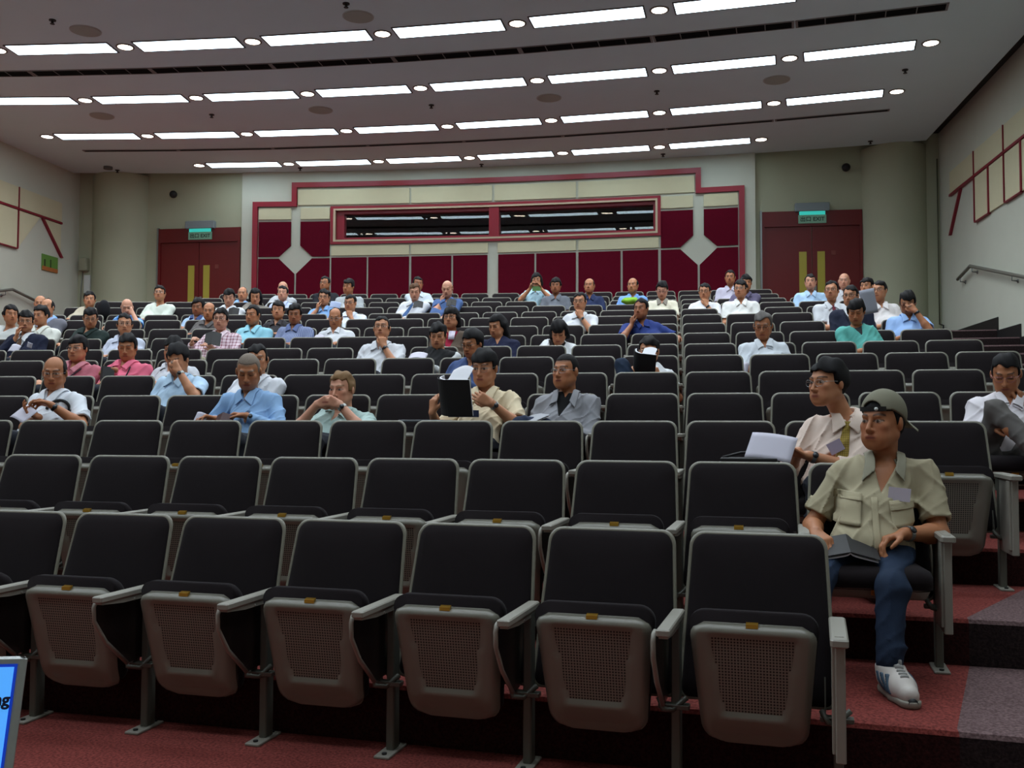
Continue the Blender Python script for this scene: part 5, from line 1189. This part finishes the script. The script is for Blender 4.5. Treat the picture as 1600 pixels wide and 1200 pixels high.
def book(label, sp, c, w, h, yaw, pitch, roll=0, ang=(35, 35), th=.008, cover=M_COVER, curlL=0, fan=0, group='books and booklets held by the audience'):
    """open book, spine along local z through c; pages towards the reader (+y), covers towards the stage"""
    t = thing('open_book', label, 'book', (0, 0, 0))
    P_ = W2(sp, c); t.matrix_world = Matrix.Translation(P_) @ Matrix.Rotation(sp['_th']+R_(yaw), 4, 'Z') @ Matrix.Rotation(R_(pitch), 4, 'X') @ Matrix.Rotation(R_(roll), 4, 'Y')
    if group: t['group'] = group
    for part, off, tk, m in (('cover', 0, .0022, cover), ('pages', .0024, th, M_PAGE)):
        b = MB()
        for sgn, an in ((-1, ang[0]), (1, ang[1])):
            pts = []; n = 9; x = y = 0; a = R_(an); ww = w*(.985 if part == 'pages' else 1)
            cu = curlL if sgn < 0 else 0
            for i in range(n+1):
                pts.append((x, y)); aa = a+cu*(i/n)+(.5*math.exp(-i*1.2) if part == 'pages' else 0); x += sgn*math.cos(aa)*ww/n; y += math.sin(aa)*ww/n
            lo, hi = [], []
            for i, (x, y) in enumerate(pts):
                a2 = a+cu*(i/n); nx_, ny_ = -sgn*math.sin(a2), math.cos(a2); tt = tk*(1 if part == 'cover' else .55+.45*math.cos(i/n*1.2))
                lo.append((x+nx_*off, y+ny_*off)); hi.append((x+nx_*(off+tt), y+ny_*(off+tt)))
            hh = h/2*(.98 if part == 'pages' else 1)
            for i in range(n):
                q = [lo[i], lo[i+1], hi[i+1], hi[i]]; b.add([(p[0], p[1], z) for z in (-hh, hh) for p in q], [(0, 1, 2, 3), (7, 6, 5, 4), (0, 4, 5, 1), (2, 6, 7, 3)]+([(1, 5, 6, 2)] if i == n-1 else []))
        b.obj(part, m, t)
    if fan:
        b = MB(); vs = []
        for j in range(5):
            for i in range(9): u = i/8; v = j/4; vs.append((w*(.05+.80*u), .014+.10*v+.03*math.sin(u*2.6)*v, h/2-.012+v*fan*(.35+.65*math.sin(.5+u*1.9))))
        b.add(vs+[(x, y+.004, z) for x, y, z in vs], [q for j in range(4) for i in range(8) for q in ((j*9+i, j*9+i+1, j*9+i+10, j*9+i+9), (45+j*9+i, 45+j*9+i+9, 45+j*9+i+10, 45+j*9+i+1))]+[(36+i, 37+i, 82+i, 81+i) for i in range(8)], 0, True)
        b.obj('fanned_pages', M_PAGE, t)
    return t
def put(sp, px, py, y): return tuple(lit(sp, px, py, y))
if cap.get('_body'):
    # ---- cap man: cap, badge, pockets, sneaker, magazine
    sp = cap; Hc, M, s_, N, Pv = sp['_Hc'], sp['_M'], sp['_s'], sp['_N'], sp['_Pv']; H = lambda x, y, z: Hc+M@(V3(x, y, z)*s_)
    M_CAP = cloth((124, 121, 104)); body = sp['_body']
    def cpost(X, d):
        q = (X-Hc)@M/s_; x, y, z = q.T
        low = z-(.052+.10*np.maximum(0, -y)*.0-.55*np.maximum(0, y+.035))
        seam = .0012*(np.exp(-(x/.003)**2)+np.exp(-((np.arctan2(x, y)-1.05)/.05)**2)+np.exp(-((np.arctan2(x, y)+1.05)/.05)**2))
        arch = np.sqrt((x/.043)**2+((z-.050)/.040)**2)-1
        d = np.maximum(d-seam, -low); d = smax(d, -np.maximum(arch*.03, y+.02), .002)
        inner = np.sqrt(x**2/(.0795**2)+(y-.014)**2/(.101**2)+(z-.024)**2/(.0965**2))-1
        return np.maximum(d, -inner*.06-.004)
    v, q = polygonize([el(H(0, .018, .034), V3(.090, .110, .108)*s_, M)], .0042, cpost); cp = link('cap', np_mesh('cap', v, q, M_CAP), body)
    b = MB(); pts = [H(.052*math.sin(a), .010-.100*math.cos(a), .060) for a in [R_(-38+76*i/10) for i in range(11)]]
    for o_ in (0,):
        vs = []
        for a in [R_(-40+80*i/12) for i in range(13)]:
            for r_, z_ in ((.1055, .047), (.1055, .066), (.102, .066), (.102, .047)): vs.append(H(.90*r_*math.sin(a), .014-r_*math.cos(a), z_))
        b.add(vs, [(4*i+j, 4*i+(j+1) % 4, 4*(i+1)+(j+1) % 4, 4*(i+1)+j) for i in range(12) for j in range(4)])
    b.obj('strap', M_BLACK, cp); b = MB(); b.tube([H(.030, -.091, .056), H(.030, -.096, .056)], .008, 12); b.obj('snap', M_WHITE, cp)
    # dark lining seen through the arch
    v, q = polygonize([el(H(0, .017, .030), V3(.0800, .1015, .097)*s_, M)], .005, lambda X, d: np.maximum(d, .045-((X-Hc)@M/s_)[:, 2])); link('hair_under_cap', np_mesh('hair_under_cap', v, q, mat('hair_black', srgb(20, 18, 20), .45)), body)
    # brim at the back of the head
    vs = []; n_ = 14
    for tz in (0, -.004):
        for j in range(5):
            for i in range(n_+1):
                a = R_(-62+124*i/n_); r_ = .098+.068*j/4*math.cos(a*.9)**.5; vs.append(H(.86*r_*math.sin(a), .016+r_*math.cos(a), .022-.10*(j/4)*.5-.02*abs(math.sin(a))**2+tz))
    NN = 5*(n_+1); fs = []
    for j in range(4):
        for i in range(n_): q_ = j*(n_+1)+i; fs += [(q_, q_+1, q_+n_+2, q_+n_+1), (NN+q_, NN+q_+n_+1, NN+q_+n_+2, NN+q_+1)]
    fs += [(4*(n_+1)+i, 4*(n_+1)+i+1, NN+4*(n_+1)+i+1, NN+4*(n_+1)+i) for i in range(n_)]
    b = MB(); b.add(vs, fs, 0, True); b.obj('brim', M_CAP, cp)
    # hair round ears and nape
    hm = MATS['hair_black'] if 'hair_black' in MATS else mat('hair_black', srgb(20, 18, 20), .45)
    def hp2(X, d):
        q = (X-Hc)@M/s_; x, y, z = q.T
        d = d-.0025*np.sin(140*x+60*y)*np.sin(60*z+90*y)
        d = smax(d, z-.055, .004); d = smax(d, -(y+.028-.40*(.05-z)), .008)
        d = smax(d, -np.maximum(np.maximum(z+.018, y-.030), -.3-z), .005); return smax(d, (-.085)-z, .01)
    v, q = polygonize([el(H(0, .016, .012), V3(.0835, .104, .105)*s_, M)], .0048, hp2); link('hair', np_mesh('hair', v, q, hm), body)
    fy = sp['_front']; SHT = sp['_shirt']
    def plate_on(sp, name, label, cx, cz, w, h, m, off=.004, th=.003, roll=0, parent=None, grid=5):
        fy = sp['_front']; vs = []; c_, s2 = math.cos(R_(roll)), math.sin(R_(roll))
        for lay in (0, 1):
            for j in range(grid):
                for i in range(grid):
                    u = -w/2+w*i/(grid-1); v = -h/2+h*j/(grid-1); x = cx+u*c_-v*s2; z = cz+u*s2+v*c_; vs.append((x, (fy(x, z, off+lay*th) if grid != 2 else fy(cx, cz, off+lay*th)), z))
        G2 = grid*grid; fs = []
        for j in range(grid-1):
            for i in range(grid-1): a = j*grid+i; fs += [(G2+a, G2+a+1, G2+a+grid+1, G2+a+grid), (a, a+grid, a+grid+1, a+1)]
        ed = [i for i in range(grid)]+[j*grid+grid-1 for j in range(1, grid)]+[(grid-1)*grid+i for i in range(grid-2, -1, -1)]+[j*grid for j in range(grid-2, 0, -1)]
        fs += [(a, b_, G2+b_, G2+a) for a, b_ in zip(ed, ed[1:]+ed[:1])]
        b = MB(); b.add(vs, fs, 0, grid > 2); o = b.obj(name, m, parent if parent is not None else sp['_shirt'])
        if label: o['label'] = label
        return o
    def chest(sp, px, py):   # local x,z where photo column/row meets the shirt front
        y = sp['_N'][1]-.12
        for _ in range(4): p = lit(sp, px, py, y); y = sp['_front'](p[0], p[2], 0)
        return p[0], p[2]
    KH = cloth((170, 160, 133))
    for (px, py, w, h, r_, nm) in ((1322, 797, .105, .115, -4, 'chest_pocket'), (1322, 773, .112, .034, -5, 'pocket_flap'), (1408, 802, .10, .11, 5, 'chest_pocket'), (1408, 790, .105, .032, 6, 'pocket_flap')):
        x, z = chest(sp, px, py); plate_on(sp, nm, None, x, z, w, h, KH, -.004 if nm == 'chest_pocket' else .0, .004, r_, grid=9)
    x, z = chest(sp, 1366, 820); plate_on(sp, 'button_placket', None, x, z, .026, .22, KH, -.005, .004, 1, grid=9)
    x, z = chest(sp, 1402, 772); bd = plate_on(sp, 'name_badge', 'white name badge', x, z, .088, .056, mat('badge_white', srgb(206, 198, 214), .3), .020, .003, -6, grid=2)
    # sneaker
    kR, aR = sp['_legs'][1][1], sp['_legs'][1][2]; kL, aL = sp['_legs'][-1][1], sp['_legs'][-1][2]
    M_SNK = mat('sneaker_white', srgb(196, 188, 182), .6); M_SOLE = mat('sneaker_sole', srgb(150, 146, 136), .6); M_BLU = mat('sneaker_blue', srgb(52, 76, 96), .5)
    for an, tx in ((aR, .065), (aL, -.02)):
        hx = V3(an[0], an[1]+.05, .0); tp = V3(an[0]+tx, an[1]-.195, .0); d_ = unit(tp-hx); sd = V3(-d_[1], d_[0], 0)
        up = [rc(hx+V3(0, -.01, .062), hx*.45+tp*.55+V3(0, 0, .052), .047, .044, .03), rc(an+V3(0, .01, -.01), hx*.45+tp*.55+V3(0, 0, .056), .048, .040, .03), rc(hx*.45+tp*.55+V3(0, 0, .048), tp-d_*.045+V3(0, 0, .042), .042, .036, .03), rc(an+V3(0, .0, .01), an+V3(0, -.02, -.04), .046, .046, .03)]
        v, q = polygonize(up, .006, lambda X, d: np.maximum(np.maximum(d, .018-X[:, 2]), X[:, 2]-.118)); sh = link('sneaker', np_mesh('sneaker', v, q, M_SNK), body); sh['label'] = 'white sneaker with blue stripes'
        v, q = polygonize([rc(hx+V3(0, 0, .016), hx*.5+tp*.5+V3(0, 0, .016), .043, .044, .02), rc(hx*.5+tp*.5+V3(0, 0, .016), tp-d_*.04+V3(0, 0, .020), .044, .040, .02)], .006, lambda X, d: np.maximum(np.maximum(d, .001-X[:, 2]), X[:, 2]-.028)); link('sole', np_mesh('sole', v, q, M_SOLE), sh)
        def co(X): w_ = X-hx; return w_@d_, w_@sd, X[:, 2]
        def stripes(X, d):
            a_, l_, z_ = co(X); q_ = a_+.55*z_; m_ = np.min([np.abs(q_-c_) for c_ in (.120, .145, .170)], axis=0)-.0075
            return np.maximum(np.maximum(d-.0045, m_), np.maximum(np.maximum(.018-np.abs(l_), .030-z_), z_-.098))
        v, q = polygonize(up, .0042, stripes)
        if len(v): link('stripes', np_mesh('stripes', v, q, M_BLU, smooth_it=0), sh)
        def laces(X, d):
            a_, l_, z_ = co(X); m_ = np.abs(((a_-.085) % .018)-.009)-.0042
            return np.maximum(np.maximum(d-.006, m_), np.maximum(np.maximum(np.abs(l_)-.017, np.abs(a_-.130)-.045), .05-z_))
        v, q = polygonize(up, .0042, laces)
        if len(v): link('laces', np_mesh('laces', v, q, mat('laces', srgb(150, 150, 148), .8), smooth_it=0), sh)
        b = MB(); b.tube([tp+V3(0, 0, .022)+d_*(-.004), tp+V3(0, 0, .022)-d_*.02], .018, 10); b.obj('toe_patch', M_BLACK, sh)
    book('folded dark magazine on the lap of the person in the cap', sp, put(sp, 1322, 848, -.50), .12, .18, 8, -72, 4, (14, 14), .006)
    # ---- tie man: badge, papers, folder
    sp = tiem; x, z = chest(sp, 1304, 698); plate_on(sp, 'name_badge', 'pale badge', x, z, .075, .062, mat('badge_lilac', srgb(172, 160, 184), .4), .020, .003, 28, grid=2)
    sheet('paper', 'white printed papers held by the person with the gold tie', 'paper', sp, put(sp, 1203, 697, -.62), .235, .155, -12, -38, 9, th=.003, curl=.012)
    t = thing('folder', 'black folder lying under the white papers', 'folder', W2(sp, put(sp, 1172, 717, -.60)), sp['_th']); MB().box(-.15, .13, -.10, .10, -.012, .006, bev=.004).obj('cover', M_COVER, t)
    MB().tube([(-.14, .02, .006), (-.05, .06, .03), (.06, .06, .034), (.13, .03, .01)], .007, 8).obj('strap', M_COVER, t)
    # ---- row four
    sp = sp_of(85); sheet('paper', 'white sheet read by the balding person at far left', 'paper', sp, put(sp, 36, 644, -.52), .19, .13, -10, -50, 22, curl=.018)
    b = MB(); pts = []
    for i in range(15):
        a = R_(190-200*i/14); x = .0+.055*math.cos(a); z_ = .055*math.sin(a)
        x0, z0 = chest(sp, 90, 637) if i == 0 else (x0, z0); pts.append((x0+x, sp['_front'](x0+x, z0+z_, .002), z0+z_))
    b.tube(pts, .011, 8); pts = [(x0+.05+.013*i, sp['_front'](x0+.05+.013*i, z0-.01-.004*i, .001), z0-.01-.004*i) for i in range(8)]; b.tube(pts, .011, 8)
    b.obj('shirt_print', mat('print_black', srgb(22, 22, 26), .8), sp['_shirt'])
    sp = sp_of(388); book('dark red leaflet held by the shaved-headed person', sp, put(sp, 345, 655, -.52), .075, .12, -6, -35, 0, (30, 30), .003, cover=mat('leaflet_red', srgb(60, 16, 26), .4)); sheet('paper', 'small blurred white sheet left of the dark red leaflet', 'paper', sp, put(sp, 312, 652, -.50), .09, .08, 0, -30, 15)
    sp = reader; book('large open black book held up by the person in beige', sp, put(sp, 698, 622, -.60), .175, .245, -14, 16, 2, (6, 2), .012, curlL=1.9, fan=.075)
    b_ = MB(); b_.box(-.135, .07, -.006, .006, -.045, .0); o = b_.obj('note_pad', mat('pad_navy', srgb(24, 34, 66), .6)); o.location = W2(sp, put(sp, 732, 641, -.53)); o.rotation_euler = (0, 0, sp['_th']); tag(o, 'navy note pad under the large open black book', 'note pad')
    tb = thing('writing_board', 'lowered grey writing board beside the person in beige', 'writing board', W2(sp, put(sp, 668, 658, -.52)), sp['_th']); MB().box(-.16, .14, -.13, .13, -.010, .008, bev=.006).obj('board', mat('board_grey', srgb(78, 84, 88), .4), tb)
    sp = grey; book('grey magazine on the crossed knee of the person in grey', sp, put(sp, 830, 652, -.56), .075, .20, -30, -74, 0, (8, 8), .004, cover=mat('mag_grey', srgb(140, 142, 150), .5))
    v, q = polygonize([rc(put(grey, 812, 664, -.60), put(grey, 850, 668, -.50), .062, .07, .03)], .008, grey['_wr']); link('raised_knee', np_mesh('raised_knee', v, q, cloth((34, 44, 66))), grey['_body'])
    # ---- further rows
    sp = sp_of(198); book('curled dark booklet with white page edges, held by the bright pink shirt', sp, put(sp, 160, 583, -.52), .10, .14, 20, -18, 0, (50, 20), .005, curlL=.8)
    sp = boy; book('open black and red book on the raised knee of the young reader', sp, put(sp, 1000, 569, -.58), .13, .19, -10, 26, 10, (8, 4), .012, curlL=1.8, fan=.02)
    sp = sp_of(684); sheet('paper', 'stack of white papers before the raglan top', 'paper', sp, put(sp, 652, 554, -.50), .17, .14, 0, -68, 0, th=.01)
    sp = sp_of(343); book('black book held by the checked shirt', sp, put(sp, 330, 527, -.50), .10, .17, 10, -30, 0, (28, 28), .005)
    sp = sp_of(38); sheet('paper', 'folded white sheet before the black suit', 'paper', sp, put(sp, 20, 543, -.50), .12, .10, 0, -40, 12)
    x, z = chest(sp, 57, 541); o = sheet('paper', 'small white badge card on the black suit', 'name badge', sp, (x, -.42, z), .06, .06, 0, 0, 20)
    sp = sp_of(356); book('dark book held by the white shirt left of the doors', sp, put(sp, 362, 486, -.46), .09, .14, 0, -25, 0, (28, 28), .004)
    sp = sp_of(1331); sheet('paper', 'large grey sheet held up behind the teal top', 'paper', sp, put(sp, 1359, 471, -.42), .155, .27, -6, 4, -10, m=mat('paper_grey', srgb(150, 152, 164), .7))
    sp = sp_of(838); o = MB().box(-.07, .07, -.004, .004, -.038, .038).obj('green_card', mat('card_green', srgb(112, 160, 92), .5)); o.location = W2(sp, put(sp, 838, 451, -.42)); tag(o, 'green card held before the chin at the back', 'card')
    sp = sp_of(989)
    v, q = polygonize([el(V3(0, 0, 0), V3(.15, .09, .05)), rc(V3(-.08, 0, .03), V3(.07, 0, .035), .03, .03, .03)], .012, lambda X, d: d-.006*np.sin(40*X[:, 0])*np.sin(50*X[:, 2])); o = link('bag', np_mesh('bag', v, q, cloth((120, 170, 52)))); o.location = W2(sp, put(sp, 986, 471, -.36)); tag(o, 'bright green bag on the lap of the sky blue shirt', 'bag')
    sp = sp_of(137)
    v, q = polygonize([el(V3(0, 0, 0), V3(.10, .08, .15))], .012, lambda X, d: d-.006*np.sin(30*X[:, 0])); o = link('bag', np_mesh('bag', v, q, cloth((26, 26, 30)))); o.location = W2(sp, put(sp, 159, 484, -.2)); tag(o, 'black bag beside the beige top on the far left', 'bag')
    sp = sp_of(647); book('open booklet read by the fair-haired person with blue tie', sp, put(sp, 652, 474, -.44), .08, .12, 0, -35, 0, (25, 25), .004)
    sp = sp_of(698); book('open booklet read by the bald person in denim', sp, put(sp, 704, 471, -.46), .08, .12, 0, -35, 0, (25, 25), .004)
    sp = sp_of(505); sheet('paper', 'pale blue sheet between two hand-on-face listeners, left centre', 'paper', sp, put(sp, 522, 476, -.40), .16, .10, 0, -20, 10, m=mat('paper_blue', srgb(180, 194, 230), .7))
    sp = sp_of(1193); sheet('paper', 'white sheet in the lap of the elderly person', 'paper', sp, put(sp, 1165, 576, -.50), .05, .12, 0, -20, 10)
    sp = sp_of(523); sheet('paper', 'white sheet before the balding person with folded arms', 'paper', sp, put(sp, 497, 526, -.44), .12, .09, 0, -55, 0)
    sp = sp_of(704); x, z = chest(sp, 706, 524); plate_on(sp, 'name_badge', 'white badge', x, z, .065, .10, mat('badge_white', srgb(206, 198, 214), .3), .03, .004, 0, grid=3)
    for px_, c_ in ((198, (40, 36, 44)), (120, (50, 40, 48))):
        sp = sp_of(px_); b = MB()
        for e in (-1, 1):
            if px_ == 120 and e < 0: continue
            pts = []; x0 = sp['_N'][0]; zn = sp['_N'][2]
            for i in range(12):
                t_ = i/11; x_ = x0+e*(.075-(.015 if px_ == 198 else .16)*t_); z_ = zn-.03-.22*t_; pts.append((x_, sp['_front'](x_, z_, .004), z_))
            b.tube(pts, .006, 6)
        b.obj('lanyard', cloth(c_), sp['_shirt'])
print('vertices', sum(len(o.data.vertices) for o in bpy.data.objects if o.type == 'MESH'), 'objects', len(bpy.data.objects))
